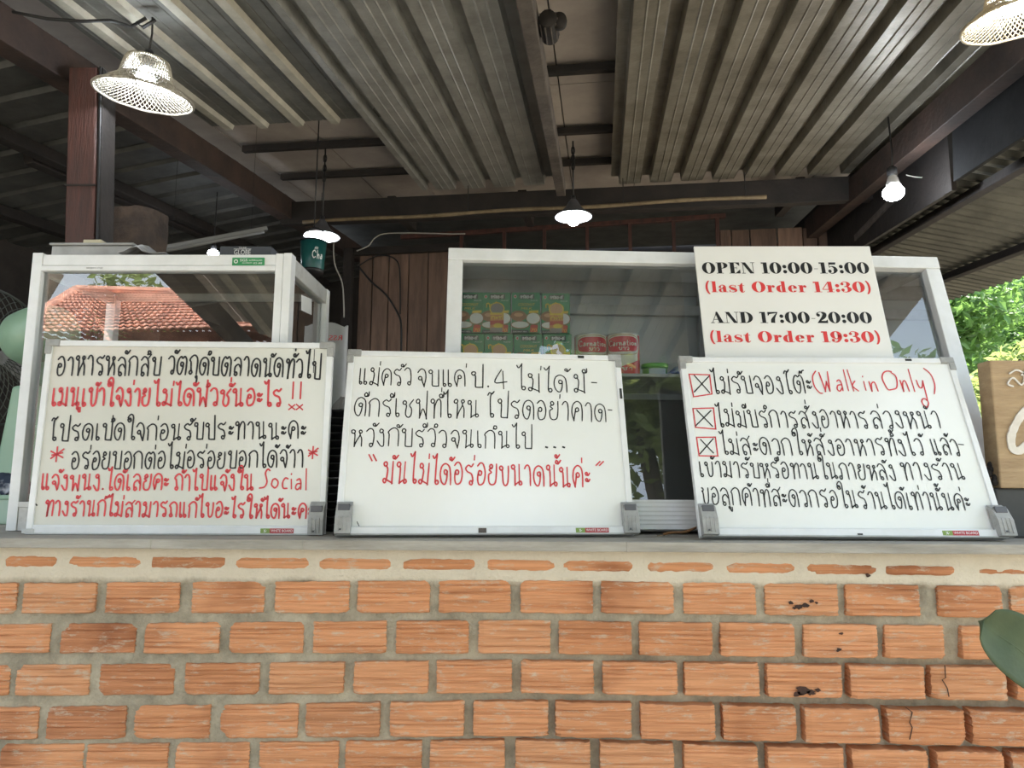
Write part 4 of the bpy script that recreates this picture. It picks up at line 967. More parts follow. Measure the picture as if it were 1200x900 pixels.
text_fit(m, 'GLOBE', q0.x, q1.x, q1.z - .013, .0115, w3); text_fit(m, 'THE', q0.x + .010, q1.x - .010, q1.z + .002, .003, w3)
m.k = 0; m.box(q0.x - .001, .1392, q1.z - .0002, q1.x + .001, .1398, q1.z + .0006); m.build('printed_letters', M['white'], gb)

# ------------------------------------------------------------------ behind and between the boards
a, b, c = at(352, 400, .60), at(403, 400, .60), at(390, 379, .60)
sk = thing('plastic_sack', 'white plastic sack with red letters seen in reverse, right of the left cabinet', 'sack', ((a.x + b.x) / 2, .60, CT))
m = MB()
def skf(u, v):
    an = u * 2 * PI; return Vector(((a.x + b.x) / 2 + (b.x - a.x) / 2 * (abs(math.cos(an)) ** .6) * math.copysign(1, math.cos(an)), .64 + .05 * (abs(math.sin(an)) ** .7) * math.copysign(1, math.sin(an)) * (1 - .5 * v), CT + .001 + (c.z - CT) * v + .006 * math.sin(an * 3) * v + .004 * mnoise.noise(Vector((u * 8, v * 8, 0)))))
m.grid(skf, 40, 14); m.build('sack_body', mat('white_sack', (.48, .49, .50), .5, 0, (.38, .38, .39), 6), sk, True)
m = MB(); e0, e1 = at(378, 398.5, .588), at(402, 393, .588)
t = MB(); text_fit(t, 'RSSA', 0, e1.x - e0.x, 0, (e1.z - e0.z), lambda x, y: Vector((x, 0, y)))
m.add([Vector((e1.x - v.x, .588, e0.z + v.z)) for v in t.v], t.f); m.build('red_print', M['sign_red'], sk)
a = at(391, 500, .17)
stk = MB()
top_z = at(390, 482, .17).z; nst = 16; hz = (top_z - CT) / nst
bs = thing('black_tray_stack', 'tall stack of black ribbed trays in the gap beside the middle whiteboard', 'tray stack', (a.x, .17, CT))
for i in range(nst):
    m = MB(); z = CT + hz * i
    m.lathe([(.038, z + .0005 - CT), (.044, z + hz * .75 - CT), (.047, z + hz * .78 - CT), (.047, z + hz * .97 - CT), (.04, z + hz * .97 - CT)], (a.x, .17, CT), 24); m.build('tray', M['black'], bs, True)
fb = MB(); a = at(393, 508, .13)
fb.grid(lambda u, v: Vector((a.x - .022 + .05 * u, .17 - .02 + .04 * v, top_z + .003 + .03 * math.sin(PI * u) * math.sin(PI * v) + .008 * mnoise.noise(Vector((u * 6, v * 6, 1))))), 14, 10)
tag(fb.build('clear_bag', M['plastic_clear'], None, False, solid=.0006), 'crumpled clear bag on top of the black tray stack', 'bag')

# mint green table fan behind the left cabinet
YF = .56
fc = at(46, 393, YF); s_ = ppm(YF); gcen = at(-14, 413, YF + .10)
fan = thing('table_fan', 'mint green electric fan with wire guard behind the left glass cabinet', 'fan', (fc.x, YF, CT))
axd = (Vector((gcen.x, YF + .10, gcen.z)) - Vector((fc.x, YF, fc.z))).normalized()
m = MB(); m.lathe([(.004, -.112), (.04, -.105), (.068, -.085), (.080, -.05), (.084, .0), (.082, .05), (.070, .075), (.03, .08)], fc + axd * .0, 32, axd); m.build('motor_housing', M['mint'], fan, True)
m = MB(); m.tube([fc + Vector((.0, 0, -.08)), fc + Vector((.0, 0, -.115)), fc + Vector((.005, 0, -.16))], [.035, .028, .030], 16); m.build('neck', M['mint'], fan, True)
ztop = fc.z - .15 - CT
m = MB(); m.hexa([Vector((fc.x + sx * .045, YF - .03 + .0, CT + ztop)) for sx in (-1, 1)] + [Vector((fc.x + sx * .075, YF - .04, CT + .03)) for sx in (1, -1)] + [Vector((fc.x + sx * .045, YF + .03, CT + ztop)) for sx in (-1, 1)] + [Vector((fc.x + sx * .075, YF + .04, CT + .03)) for sx in (1, -1)])
m.build('column', M['mint'], fan, bevel=.01)
m = MB(); m.lathe([(.125, 0), (.13, .012), (.12, .026), (.085, .034)], (fc.x, YF, CT), 32); m.build('base', M['mint'], fan, True)
m = MB(); gr = 88 / ppm(YF + .10); gc = Vector((gcen.x, YF + .10, gcen.z)); e1 = axd.cross(Z).normalized(); e2 = e1.cross(axd)
NR, NA = 9, 44
def gp(j, i):
    r_ = .045 + (gr - .045) * j / NR; an = 2 * PI * (i + .5 * (j % 2)) / NA
    return gc + e1 * r_ * math.cos(an) + e2 * r_ * math.sin(an) - axd * (.055 * (1 - (j / NR) ** 2) - .03)
vs = [gp(j, i) for j in range(NR + 1) for i in range(NA)]
fs = []
for j in range(1, NR):
    for i in range(NA):
        fs.append((j * NA + i, (j - 1) * NA + (i + (j % 2)) % NA, j * NA + (i + 1) % NA, (j + 1) * NA + (i + (j % 2)) % NA))
m.add(vs, fs); gd = m.build('rear_guard', M['guard'], fan); wf = gd.modifiers.new('wire', 'WIREFRAME'); wf.thickness = .0028
m = MB(); m.tube([gc + e1 * gr * math.cos(2 * PI * k / 40) + e2 * gr * math.sin(2 * PI * k / 40) + axd * .03 for k in range(40)], .004, 8, True); m.build('guard_rim', M['guard'], fan, True)
for bl in range(3):
    m = MB(); a0 = bl * 2 * PI / 3
    def bf(u, v):
        r_ = .03 + (gr * .86 - .03) * v; an = a0 + (u - .5) * (.5 + .9 * v); return gc + axd * (.055 + .03 * (u - .5)) + e1 * r_ * math.cos(an) + e2 * r_ * math.sin(an)
    m.grid(bf, 6, 6); m.build('blade', M['cap'], fan, True, solid=.002)
m = MB(); m.lathe([(.03, 0), (.03, .05), (.01, .06)], gc + axd * .03, 20, axd); m.build('hub', M['cap'], fan, True)
# mint tray with folded cloth left of the cabinet
a, b = at(-70, 600, .30), at(17, 600, .30)
tr = thing('mint_tray', 'pale mint plastic box at the far left end of the counter', 'box', ((a.x + b.x) / 2, .30, CT))
zz1 = at(0, 580, .30).z
m = MB(); m.box(a.x, .30, CT + .0005, b.x, .415, zz1); m.build('box_body', mat('pale_mint_plastic', (.36, .48, .38), .5), tr, bevel=.004)
m = MB(); m.box(a.x - .003, .297, zz1 - .012, b.x + .003, .418, zz1); m.build('box_rim', M['mint'], tr, bevel=.003)
cl = MB(); cl.grid(lambda u, v: Vector((a.x + .02 + (b.x - a.x - .03) * u, .315 + .09 * v, zz1 + .005 + .05 * (math.sin(PI * u) ** .5) * math.sin(PI * v) + .012 * mnoise.noise(Vector((u * 7, v * 7, 4))))), 22, 14)
tag(cl.build('folded_cloth', mat('navy_cloth', (.025, .035, .06), .9, 0, (.45, .46, .5), 5, lo=.55, hi=.6), None, True, solid=.004), 'dark and white cloth heaped on the pale mint box', 'cloth')

# ------------------------------------------------------------------ wooden name board at the right end
YS = .06
a, b = at(1160, 422, YS), at(1160, 572, YS)
x0, x1 = a.x, at(1330, 422, YS).x
ws = thing('wooden_sign', 'rough plywood sign with white carved lettering at the right end of the counter', 'sign', ((x0 + x1) / 2, YS, CT))
m = MB(); m.box(x0, YS, b.z, x1, YS + .045, a.z); m.build('sign_slab', mat('plywood_face', (.46, .33, .19), .75, 0, (.30, .20, .11), 7, .3, 30, (1.2, 3, 7), lo=.3, hi=.68), ws, bevel=.003)
m = MB()
def sgl(pix, w_):
    pts = catmull([Vector((at(x, y, YS).x, at(x, y, YS).z)) for x, y in pix], 6)
    ribbon(m, pts, w_, lambda v, off: Vector((v.x, YS - .0025, v.y)), 0)
sgl([(1212, 476), (1200, 482), (1190, 496), (1184, 512), (1186, 526), (1194, 528), (1204, 520), (1220, 512)], .016)
sgl([(1220, 480), (1240, 500), (1236, 530), (1250, 500), (1262, 480)], .014)
sgl([(1182, 438), (1190, 434), (1198, 438), (1199, 447), (1195, 451), (1186, 443), (1180, 450), (1186, 453)], .0032); sgl([(1196, 440), (1204, 434), (1210, 452)], .0032); sgl([(1216, 436), (1226, 440), (1222, 453)], .0032)
m.build('carved_lettering', mat('white_carving', (.74, .70, .64), .7, 0, (.62, .57, .5), 30), ws, solid=.003)
m = MB(); 
for i in range(5): m.ball((x0 - .004 + .006 * math.sin(i * 2.1), YS + .012 + .004 * i, b.z + .012 + .009 * i), .007, .007, .008, 8, 6)
m.build('dark_knot', M['wood_dark'], ws, True)
pl = MB(); xa = at(1168, 600, .07).x; pl.box(xa, .068, CT + .0005, x1 + .02, .12, b.z - .0005)
tag(pl.build('plinth_block', mat('dark_grey_block', (.05, .052, .052), .6, 0, (.03, .03, .03), 8), None, bevel=.004), 'dark grey block carrying the wooden sign', 'block')
# dry leaf under the cabinet edge
a = at(796, 622, .05)
dl = thing('dry_leaf', 'curled brown dry leaf on the counter between middle and right whiteboards', 'leaf', (a.x, .045, CT))
m = MB()
def dlf(u, v):
    t = u * 2 - 1; w_ = .011 * (1 - t * t) ** .7; s2 = v * 2 - 1
    return Vector((a.x + .034 * t, .045 + w_ * s2, CT + .003 + .013 * (t * .5 + .5) ** 1.5 + .004 * abs(s2) + .002 * math.sin(7 * u)))
m.grid(dlf, 14, 6); m.build('leaf_blade', mat('dry_leaf_brown', (.30, .15, .06), .8, 0, (.20, .10, .045), 30), dl, True, solid=.0008)
m = MB(); m.tube([Vector((a.x - .033, .045, CT + .0035)), Vector((a.x - .047, .043, CT + .0025))], .0009, 6); m.build('leaf_stalk', M['bamboo'], dl)
# ------------------------------------------------------------------ roof frame: C across, D towards the back (rising), N up
DV = ray(705, 480); CV = DV.cross(Z).normalized(); NV = CV.cross(DV); DH = Vector((DV.x, DV.y, 0)).normalized()
RO = CAM + Z * 1.25
def RF(c, d, n=0): return RO + CV * c + DV * d + NV * n
def rp(px, py, n=0):
    p = hit(px, py, RO + NV * n, NV) - RO
    return p.dot(CV), p.dot(DV)
cB = rp(0, 37, -.05)[0]                                   # line of the left beam
PER = .166
PROF = [(0, 0), (.030, 0), (.034, -.003), (.038, 0), (.066, 0), (.070, -.003), (.074, 0), (.102, 0), (.106, -.002), (.112, .045), (.154, .045), (.160, 0)]
def sheet(label, c0, c1, d0, d1, n, phase, mt, prof=PROF, flip=1, per=PER, frame=None, rows=10, ribs=None):
    fr = frame or RF
    pts = []
    k = math.floor((c0 - phase) / per)
    while phase + k * per < c1 + per:
        for o, h in prof:
            c = phase + k * per + o
            if c0 <= c <= c1: pts.append((c, h * flip))
        k += 1
    pts = [(c0, pts[0][1])] + pts + [(c1, pts[-1][1])]
    m = MB(); nc = len(pts)
    vs = []
    for j in range(rows + 1):
        d = d0 + (d1 - d0) * j / rows
        for c, h in pts: vs.append(fr(c, d, n + h + .004 * mnoise.noise(Vector((c * 2.5, d * 2.5, 3)))))
    for i in range(nc - 1):
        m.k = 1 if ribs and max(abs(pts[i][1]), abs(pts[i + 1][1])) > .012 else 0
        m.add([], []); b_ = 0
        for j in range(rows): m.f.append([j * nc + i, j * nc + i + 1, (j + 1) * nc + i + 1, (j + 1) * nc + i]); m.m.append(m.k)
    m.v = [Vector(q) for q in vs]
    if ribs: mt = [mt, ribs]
    o = m.build('roof_sheet', mt, None, False, solid=.0012)
    return tag(o, label, 'roof sheet', 'corrugated roof sheets')
cBl = rp(312, 0)[0]; cBr = rp(628, 100)[0]; dB = rp(600, 218)[1]; dA = rp(343, 147, .03)[1]; dC = rp(800, 212)[1]
cC0 = rp(725, 0)[0]; phC = rp(790, 0)[0] - .110 - .004
cCr = rp(1100, 130)[0]
cA0 = rp(36, 0, .03)[0]
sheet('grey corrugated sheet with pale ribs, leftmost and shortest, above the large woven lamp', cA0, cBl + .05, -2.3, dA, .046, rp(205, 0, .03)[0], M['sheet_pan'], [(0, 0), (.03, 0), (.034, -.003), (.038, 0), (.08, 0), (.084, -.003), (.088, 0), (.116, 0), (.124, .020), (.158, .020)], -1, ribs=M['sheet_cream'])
sheet('grey corrugated sheet in the middle, between the left sheet and the dark rafter', cBl, cBr, -2.3, dB, .0, rp(522, 0)[0] - .115, M['sheet'])
sheet('brownish corrugated sheet with broad dark grooves, right of the pale ceiling gap', cC0, cCr, .55, dC, .0, phC, M['sheet_rust'])
# ceiling boards above the sheets
m = MB(); nce = .14
cE0, cE1 = cB - .28, cCr + .45
edges = [cE0, rp(300, 185, nce)[0], rp(405, 190, nce)[0], rp(480, 190, nce)[0], rp(655, 100, nce)[0], rp(760, 100, nce)[0], rp(900, 100, nce)[0], rp(1050, 100, nce)[0], cE1]
edges = sorted(edges)
for i in range(len(edges) - 1):
    a, b = edges[i] + .003, edges[i + 1] - .003
    for d0, d1 in ((-2.3 if b < .35 else .55, 1.6), (1.606, 2.85), (2.856, 4.35)):
        m.hexa([RF(a, d0, nce), RF(b, d0, nce), RF(b, d1, nce), RF(a, d1, nce), RF(a, d0, nce + .012), RF(b, d0, nce + .012), RF(b, d1, nce + .012), RF(a, d1, nce + .012)])
tag(m.build('ceiling', M['ceil']), None, None, kind='structure')
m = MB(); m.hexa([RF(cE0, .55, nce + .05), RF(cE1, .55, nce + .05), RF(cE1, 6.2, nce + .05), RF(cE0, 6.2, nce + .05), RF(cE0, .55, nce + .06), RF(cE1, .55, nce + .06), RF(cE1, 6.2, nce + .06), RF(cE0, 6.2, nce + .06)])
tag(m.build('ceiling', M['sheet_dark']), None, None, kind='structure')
def rbar(name, label, c0, d0, n0, c1, d1, n1, w, h, mt, cat='beam', group=None, bevel=.004):
    m = MB(); m.bar(RF(c0, d0, n0), RF(c1, d1, n1), w, h, NV)
    return tag(m.build(name, mt, None, bevel=bevel), label, cat, group)
for py, lb in ((86, 'dark purlin crossing the pale ceiling gap, nearest of three'), (157, 'dark purlin crossing the pale ceiling gap, middle of three'), (193.5, 'dark purlin that the small cone lamp hangs from')):
    d = rp(680, py, .095)[1]
    rbar('purlin', lb, cB + .03, d, .112, cE1 - .05, d, .112, .035, .034, M['wood_dark'], 'purlin', 'purlins under the ceiling boards')
cRa = rp(628, 60, -.05)[0]
rbar('rafter', 'speckled dark rafter running to the back beside the ceiling gap', cRa, -2.3, -.055, cRa - .0, rp(643, 226, -.07)[1], -.055, .048, .075, M['wood_grey'], 'rafter')
rbar('roof_beam', 'long weathered beam sloping over the reddish post on the left', cB + .03, -2.3, -.06, cB + .03, 5.0, -.06, .085, .12, M['beam_brown'], 'beam')
rbar('roof_beam', 'thick black cross beam under the far ends of the corrugated sheets', cB, dB + .07, -.085, cCr + .05, dB + .07, -.085, .07, .13, M['wood_dark'], 'beam')
cR = rp(1108, 133, -.1)[0]
rbar('roof_beam', 'brown sloping beam behind the bare bulb on the right', cR, -.1, -.10, cR, 4.6, -.10, .07, .13, M['beam_brown'], 'beam')
for px, lb in ((452, 'faint dark rafter behind the cross beam, left one'), (612, 'faint dark rafter behind the cross beam, above the middle of the bamboo pole'), (925, 'faint dark rafter behind the cross beam, beyond the right end of the bamboo pole')):
    c = rp(px, 236, -.05)[0]; rbar('rafter', lb, c, dB + .12, -.03, c, 4.35, -.03, .05, .09, M['wood_dark'], 'rafter', 'rafters behind the cross beam')
# bamboo pole and hooks
dP = dB - .06
def dplane(px, py, d): return hit(px, py, CAM + DH * d, DH)
dp_ = 3.62
m = MB(); a, b = dplane(355, 260.5, dp_), dplane(898, 230, dp_)
pts = [a.lerp(b, t / 24) + Z * .004 * math.sin(t * .7) for t in range(25)]
m.tube(pts, [.0100 + (.0015 if t % 4 == 0 else 0) for t in range(25)], 8)
bp_ = m.build('bamboo_pole', M['bamboo'], None, True); tag(bp_, 'thin dry bamboo pole hanging level below the black cross beam', 'pole')
m = MB()
for t in (1, 9, 17, 23):
    p = pts[t]; top = RF((p - RO).dot(CV), (p - RO).dot(DV), -.02); m.tube([p, Vector((p.x, p.y, top.z))], .0022, 6)
hk = m.build('hanging_wire', M['wire'], bp_)
# lamp-holder stub on the rafter
p = RF(cRa + .055, rp(637, 30, -.05)[1], -.06)
st_ = thing('conduit_box', 'dark ribbed tube end fixed to the rafter near the top edge', 'fitting', p)
m = MB(); m.lathe([(.026, -.06), (.028, -.055), (.028, .05), (.018, .052), (.018, .03)], p, 20, DV); m.build('tube_body', M['wood_dark'], st_, True)
m = MB()
for k in range(10): m.tube([p + CV * .0285 * math.cos(k * PI / 5) + NV * .0285 * math.sin(k * PI / 5) + DV * z for z in (-.055, .045)], .0025, 5)
m.build('ribs', M['wood_grey'], st_, True)
m = MB(); m.lathe([(.022, -.03), (.024, -.015), (.022, 0)], p + CV * .034 - DV * .02, 16, DV); m.build('side_knob', M['wood_dark'], st_, True)

# ------------------------------------------------------------------ left lean-to roof and its timbers
tL = .15
LV = (-CV * math.cos(tL) - Z * math.sin(tL)).normalized(); LO = RF(cB - .03, 0, .055); LN = DV.cross(-LV) * -1
LN = LV.cross(DV); LN = LN if LN.z > 0 else -LN
def LF(d, s, n=0): return LO + DV * d + LV * s + LN * n
PROF2 = [(0, 0), (.05, 0), (.062, .018), (.10, .018), (.112, 0), (.15, 0)]
sheet('dark corrugated lean-to sheet left of the reddish post', 1.0, 6.3, 0, 3.9, .0, .06, M['sheet_dark'], PROF2, 1, .2, LF, 8)
def lp(px, py, n=0):
    p = hit(px, py, LO + LN * n, LN) - LO; return p.dot(DV), p.dot(LV)
for px, py, lb in ((60, 190, 'dark lean-to purlin passing behind the reddish post'), (10, 255, 'dark lean-to purlin low at the far left'), (170, 250, 'dark lean-to purlin ending above the left cabinet')):
    d, s = lp(px, py, -.03)
    m = MB(); m.bar(LF(max(d - .9, 1.1), s, -.035), LF(6.1, s, -.035), .05, .06, LN); tag(m.build('purlin', M['wood_dark'], None, bevel=.004), lb, 'purlin', 'lean-to purlins on the left')
# reddish post
a, b = at(80, 95, .72), at(127, 95, .72); a2, b2 = at(75, 288, .72), at(121, 288, .72)
po = thing('wooden_post', 'square reddish brown timber post rising behind the left cabinet', 'post', ((a.x + b.x) / 2, .75, 0))
tz = (RF(cB + .03, 2.2, -.12)).z
lean_ = (a.x - a2.x) / (a.z - a2.z)
def px_(x, z): return x + lean_ * (z - a2.z)
m = MB(); m.hexa([Vector((px_(a2.x, 0), .72, 0)), Vector((px_(a2.x + .095, 0), .72, 0)), Vector((px_(a2.x + .095, tz), .72, tz)), Vector((px_(a2.x, tz), .72, tz)), Vector((px_(a2.x, 0), .81, 0)), Vector((px_(a2.x + .095, 0), .81, 0)), Vector((px_(a2.x + .095, tz), .81, tz)), Vector((px_(a2.x, tz), .81, tz))])
m.build('post_shaft', M['wood_red'], po, bevel=.006)
m = MB(); x1 = a2.x + .097; z_ = [0, .9, 1.6, 2.0, tz]
m.hexa([Vector((px_(x1, 0), .725, 0)), Vector((px_(x1 + .016, 0), .725, 0)), Vector((px_(x1 + .016, tz), .725, tz)), Vector((px_(x1, tz), .725, tz)), Vector((px_(x1, 0), .80, 0)), Vector((px_(x1 + .016, 0), .80, 0)), Vector((px_(x1 + .016, tz), .80, tz)), Vector((px_(x1, tz), .80, tz))])
m.build('side_batten', M['wood_dark'], po, bevel=.002)
m = MB(); m.tube([Vector((px_(x1 + .008, z), .722 - .004 * math.sin(z * 5), z)) for z in [.0 + tz * i / 20 for i in range(21)]], .004, 6); m.build('cable', M['wire'], po)
m = MB(); zb_ = at(100, 218, .72).z; m.box(px_(a2.x, zb_) - .002, .717, zb_, px_(a2.x + .097, zb_), .723, zb_ + .006); m.build('saw_line', M['wood_dark'], po)
# bark block behind the post
a, b = at(124, 288, 1.05), at(181, 243, 1.05)
bb = MB(); cx0, cx1, z0, z1 = a.x, b.x, .0, b.z
def bark(u, v):
    an = 2 * PI * u; r_ = 1 + .10 * mnoise.noise(Vector((math.cos(an) * 3, math.sin(an) * 3, v * 14))) + .05 * mnoise.noise(Vector((math.cos(an) * 9, math.sin(an) * 9, v * 40)))
    e = .75
    return Vector(((cx0 + cx1) / 2 + (cx1 - cx0) / 2 * r_ * math.copysign(abs(math.cos(an)) ** e, math.cos(an)), 1.12 + .09 * r_ * math.copysign(abs(math.sin(an)) ** e, math.sin(an)), z0 + (z1 - z0) * v + .02 * mnoise.noise(Vector((u * 6, v, 0))) * v))
bb.grid(bark, 40, 60); ncap = len(bb.v)
bb.add([bb.v[60 * 41 + i] for i in range(40)], [tuple(range(40))])
tag(bb.build('bark_stump', mat('rough_bark', (.075, .05, .035), .95, 0, (.03, .022, .018), 12, .8, 30), None, True), 'rough dark bark-covered trunk standing behind the reddish post', 'tree trunk')
# pale tube and its support behind the left cabinet
a, b = at(180, 293, 1.5), at(313, 268, 1.7)
tl = thing('tube_lamp', 'unlit grey tube lamp batten slanting behind the left cabinet', 'lamp', (a + b) / 2)
m = MB(); m.bar(a, b, .030, .018, Z); m.build('batten', M['tube_off'], tl, bevel=.003)
m = MB(); m.tube([a + Vector((0.01, -.012, -.017)), b + Vector((-.01, -.012, -.017))], .009, 10); m.build('tube', M['tube_off'], tl, True)
m = MB(); 
for q in (a.lerp(b, .15), a.lerp(b, .85)): m.tube([q, Vector((q.x, q.y, LF(*[(q - LO).dot(DV), (q - LO).dot(LV)]).z + .0))], .0008, 5)
m.build('hanging_wire', M['wire'], tl)

# ------------------------------------------------------------------ right lean-to roof
tR = .24
RV = (CV * math.cos(tR) - Z * math.sin(tR)).normalized(); dcor = 2.85; O2 = hit(1117, 213, CAM + DH * dcor, DH) + CV * .076 + Z * .065; O2 = O2 - DV * (O2 - CAM).dot(DV); N2 = DV.cross(RV); N2 = N2 if N2.z > 0 else -N2
def R2(d, s, n=0): return O2 + DV * d + RV * s + N2 * n
def r2p(px, py, n=0):
    p = hit(px, py, O2 + N2 * n, N2) - O2; return p.dot(DV), p.dot(RV)
ea, eb = r2p(1146, 354), r2p(1200, 337)
sE = (ea[1] + eb[1]) / 2
PROF3 = [(0, 0), (.012, .003), (.026, .026), (.040, .034), (.054, .026), (.070, .003)]
sheet('dark weathered corrugated lean-to sheet above the green foliage on the right', 2.15, 5.9, 0.0, sE, .0, .05, mat('mossy_zinc_sheet', (.095, .094, .078), .45, .35, (.05, .05, .042), 6, .1, 50), PROF3, 1, .085, R2, 8)
for (x0, y0), (x1, y1), lb in (((1200, 206), (1081, 281), 'black lean-to purlin on the right, upper one'), ((1200, 302), (1114, 337), 'black lean-to purlin on the right, lower one near the eave')):
    s0 = (r2p(x0, y0, -.03)[1] + r2p(x1, y1, -.03)[1]) / 2
    m = MB(); m.bar(R2(2.15, s0, -.03), R2(4.35 if y0 < 250 else 5.9, s0, -.03), .035, .045, N2); tag(m.build('purlin', M['wood_dark'], None, bevel=.004), lb, 'purlin', 'lean-to purlins on the right')
# dark boarding between the main roof and the right lean-to
m = MB(); p0, p1 = dplane(1117, 213, dcor) + CV * .05, dplane(1115, 120, dcor) + CV * .05
q0 = [p0 + DV * .12, p0 + DV * 3.2, p0 + DV * 3.2 + Z * .46, p0 + DV * .12 + Z * .46]
m.hexa(q0 + [v + CV * .02 for v in q0]); tag(m.build('wall_right', M['wood_dark']), None, None, kind='structure')
# hanging dark board
dcor = 2.85
p0, p1 = dplane(1117, 213, dcor), dplane(1115, 137, dcor)
hb_ = MB(); L_ = 1.25; up_ = (p1 - p0); th = CV * .02
hb_.hexa([p0, p0 - DV * L_, p0 - DV * L_ + up_, p0 + up_, p0 + th, p0 - DV * L_ + th, p0 - DV * L_ + up_ + th, p0 + up_ + th])
tag(hb_.build('hanging_board', mat('dark_fascia_board', (.018, .019, .020), .9, .0, (.009, .009, .010), 5, .2, 40, spec=.15), None, bevel=.003), 'large near-black fascia board hanging under the roof at upper right', 'board')
hw = MB()
for t in (.05, .9):
    q = p0 - DV * L_ * t + up_ + th * .5; c_, d_ = (q - RO).dot(CV), (q - RO).dot(DV); hw.tube([q - Z * .01, RF(c_, d_, nce)], .004, 6)
ho = hw.build('hanging_wire', M['wire'], bpy.data.objects['hanging_board'])

# ------------------------------------------------------------------ back: plank wall, dark rear room, left wall
BW = 4.55
def wp(px, py, off=0): return hit(px, py, CAM + DH * (BW - off), DH)
m = MB(); rr = random.Random(5)
def planks(pxs, pyt0, pyt1):
    for i in range(len(pxs) - 1):
        t = i / max(1, len(pxs) - 1); a, b = wp(pxs[i], 300), wp(pxs[i + 1], 300)
        za = wp(pxs[i], pyt0 + (pyt1 - pyt0) * t).z; o = rr.uniform(-.008, .008); g_ = CV * .004
        q = [Vector((a.x, a.y, 0)) + g_, Vector((b.x, b.y, 0)) - g_, Vector((b.x, b.y, za)) - g_, Vector((a.x, a.y, za)) + g_]
        m.hexa([p + DH * o for p in q] + [p + DH * (o + .022) for p in q])
planks([421, 437, 456, 479, 502, 525, 545], 296, 294)
planks([545 + 24 * i for i in range(13)], 303, 303)
planks([844, 858, 880, 912, 942, 960, 976], 270, 265.5)
tag(m.build('wall_back', M['plank'], None, bevel=.002), None, None, kind='structure')
m = MB(); a, b = wp(414, 300, .02), wp(546, 292, .02)
m.bar(wp(405, 296, .03), wp(1046, 262, .03) if False else wp(545, 289, .03), .04, .05); tag(m.build('wall_rail', M['wood_dark'], None, bevel=.003), 'dark rail along the top of the brown planks left of the wide cabinet', 'rail')
m = MB(); a = wp(409, 300, .05); m.bar(Vector((a.x, a.y, 0)), Vector((a.x, a.y, wp(409, 292, .05).z)), .06, .06, DH); tag(m.build('wooden_post', M['wood_dark'], None, bevel=.004), 'narrow dark post at the left edge of the brown plank wall', 'post')
# red barred frame
fr_ = thing('barred_frame', 'thin red-brown barred opening above the wide glass cabinet', 'window frame', wp(680, 280))
m = MB(); m.bar(wp(470, 278, .04), wp(850, 253, .04), .03, .028); m.build('top_rail', M['wood_red'], fr_, bevel=.002)
for px in (541, 591, 638, 688, 738, 789, 840):
    m = MB(); yt = 274 - (px - 520) * .0655; a = wp(px, yt, .04); z0 = wp(px, 303, .04).z
    m.bar(Vector((a.x, a.y, z0)), a, .022, .022, DH); m.build('bar', M['wood_red'], fr_)
m = MB(); m.bar(wp(532, 303, .04), wp(850, 303, .04), .03, .03); m.build('sill_rail', M['wood_red'], fr_)
# brown beam right behind OPEN sign, slanting pale batten and bracket
m = MB(); a, b = hit(1003, 279, CAM + CV * 1.43, CV), hit(1052, 229, CAM + CV * 1.43, CV); m.bar(a, b, .02, .035); tag(m.build('batten', M['wood_grey'], None, bevel=.002), 'pale slanting batten below the bare bulb', 'batten')
m = MB(); a, b = wp(1040, 292, .25), wp(1072, 268, .4); m.bar(a, b, .07, .03); tag(m.build('batten', M['wood_grey'], None, bevel=.002), 'short grey plank end above the right corner of the wide cabinet', 'batten')
# rear room (dark) and left wall
RW = 6.2
def corner(c, d): return CAM + CV * c + DH * d
def vwall(name, p, q, z0, z1, mt, th=.03):
    m = MB(); n_ = (q - p).cross(Z).normalized() * th
    v = [Vector((p.x, p.y, z0)), Vector((q.x, q.y, z0)), Vector((q.x, q.y, z1)), Vector((p.x, p.y, z1))]
    m.hexa(v + [x + n_ for x in v]); return tag(m.build(name, mt), None, None, kind='structure')
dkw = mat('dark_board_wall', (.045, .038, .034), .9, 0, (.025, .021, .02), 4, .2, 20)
cRend = (hit(1100, 300, CAM + DH * RW, DH) - CAM).dot(CV)
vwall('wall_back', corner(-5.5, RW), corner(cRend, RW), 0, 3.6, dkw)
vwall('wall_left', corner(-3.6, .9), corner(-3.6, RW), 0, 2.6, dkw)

# cables on the back wall
def cable(label, pix, off, r, mt, smooth=4):
    m = MB(); p3 = [wp(x, y, off) for x, y in pix]
    P_ = []
    for i in range(len(p3) - 1):
        a, b, c, d = p3[max(i - 1, 0)], p3[i], p3[i + 1], p3[min(i + 2, len(p3) - 1)]
        for t in range(smooth):
            u = t / smooth; P_.append(.5 * ((2 * b) + (c - a) * u + (2 * a - 5 * b + 4 * c - d) * u * u + (3 * b - a - 3 * c + d) * u ** 3))
    P_.append(p3[-1]); m.tube(P_, r, 6); return tag(m.build('cable', mt, None, True), label, 'cable', 'cables on the plank wall')
cable('pale cable running from the lamp over the planks along the red barred frame', [(418, 294), (432, 288), (438, 280), (450, 274), (480, 273), (525, 274), (545, 274)], .07, .0045, M['wire_white'])
cable('black cable looping down diagonally across the brown planks', [(420, 312), (435, 330), (452, 345), (465, 365), (470, 380), (470, 412)], .05, .007, M['wire'])
cable('black cable arching over the top of the brown planks', [(420, 312), (434, 303), (448, 299), (462, 303), (468, 314), (469, 345), (469, 368)], .03, .005, M['wire'])
cable('pale cable hanging beside the teal bucket', [(391, 284), (391, 298), (393, 312), (401, 332), (403, 360), (403, 372)], BW - rp(391, 286, -.118)[1], .0045, M['wire_white'])

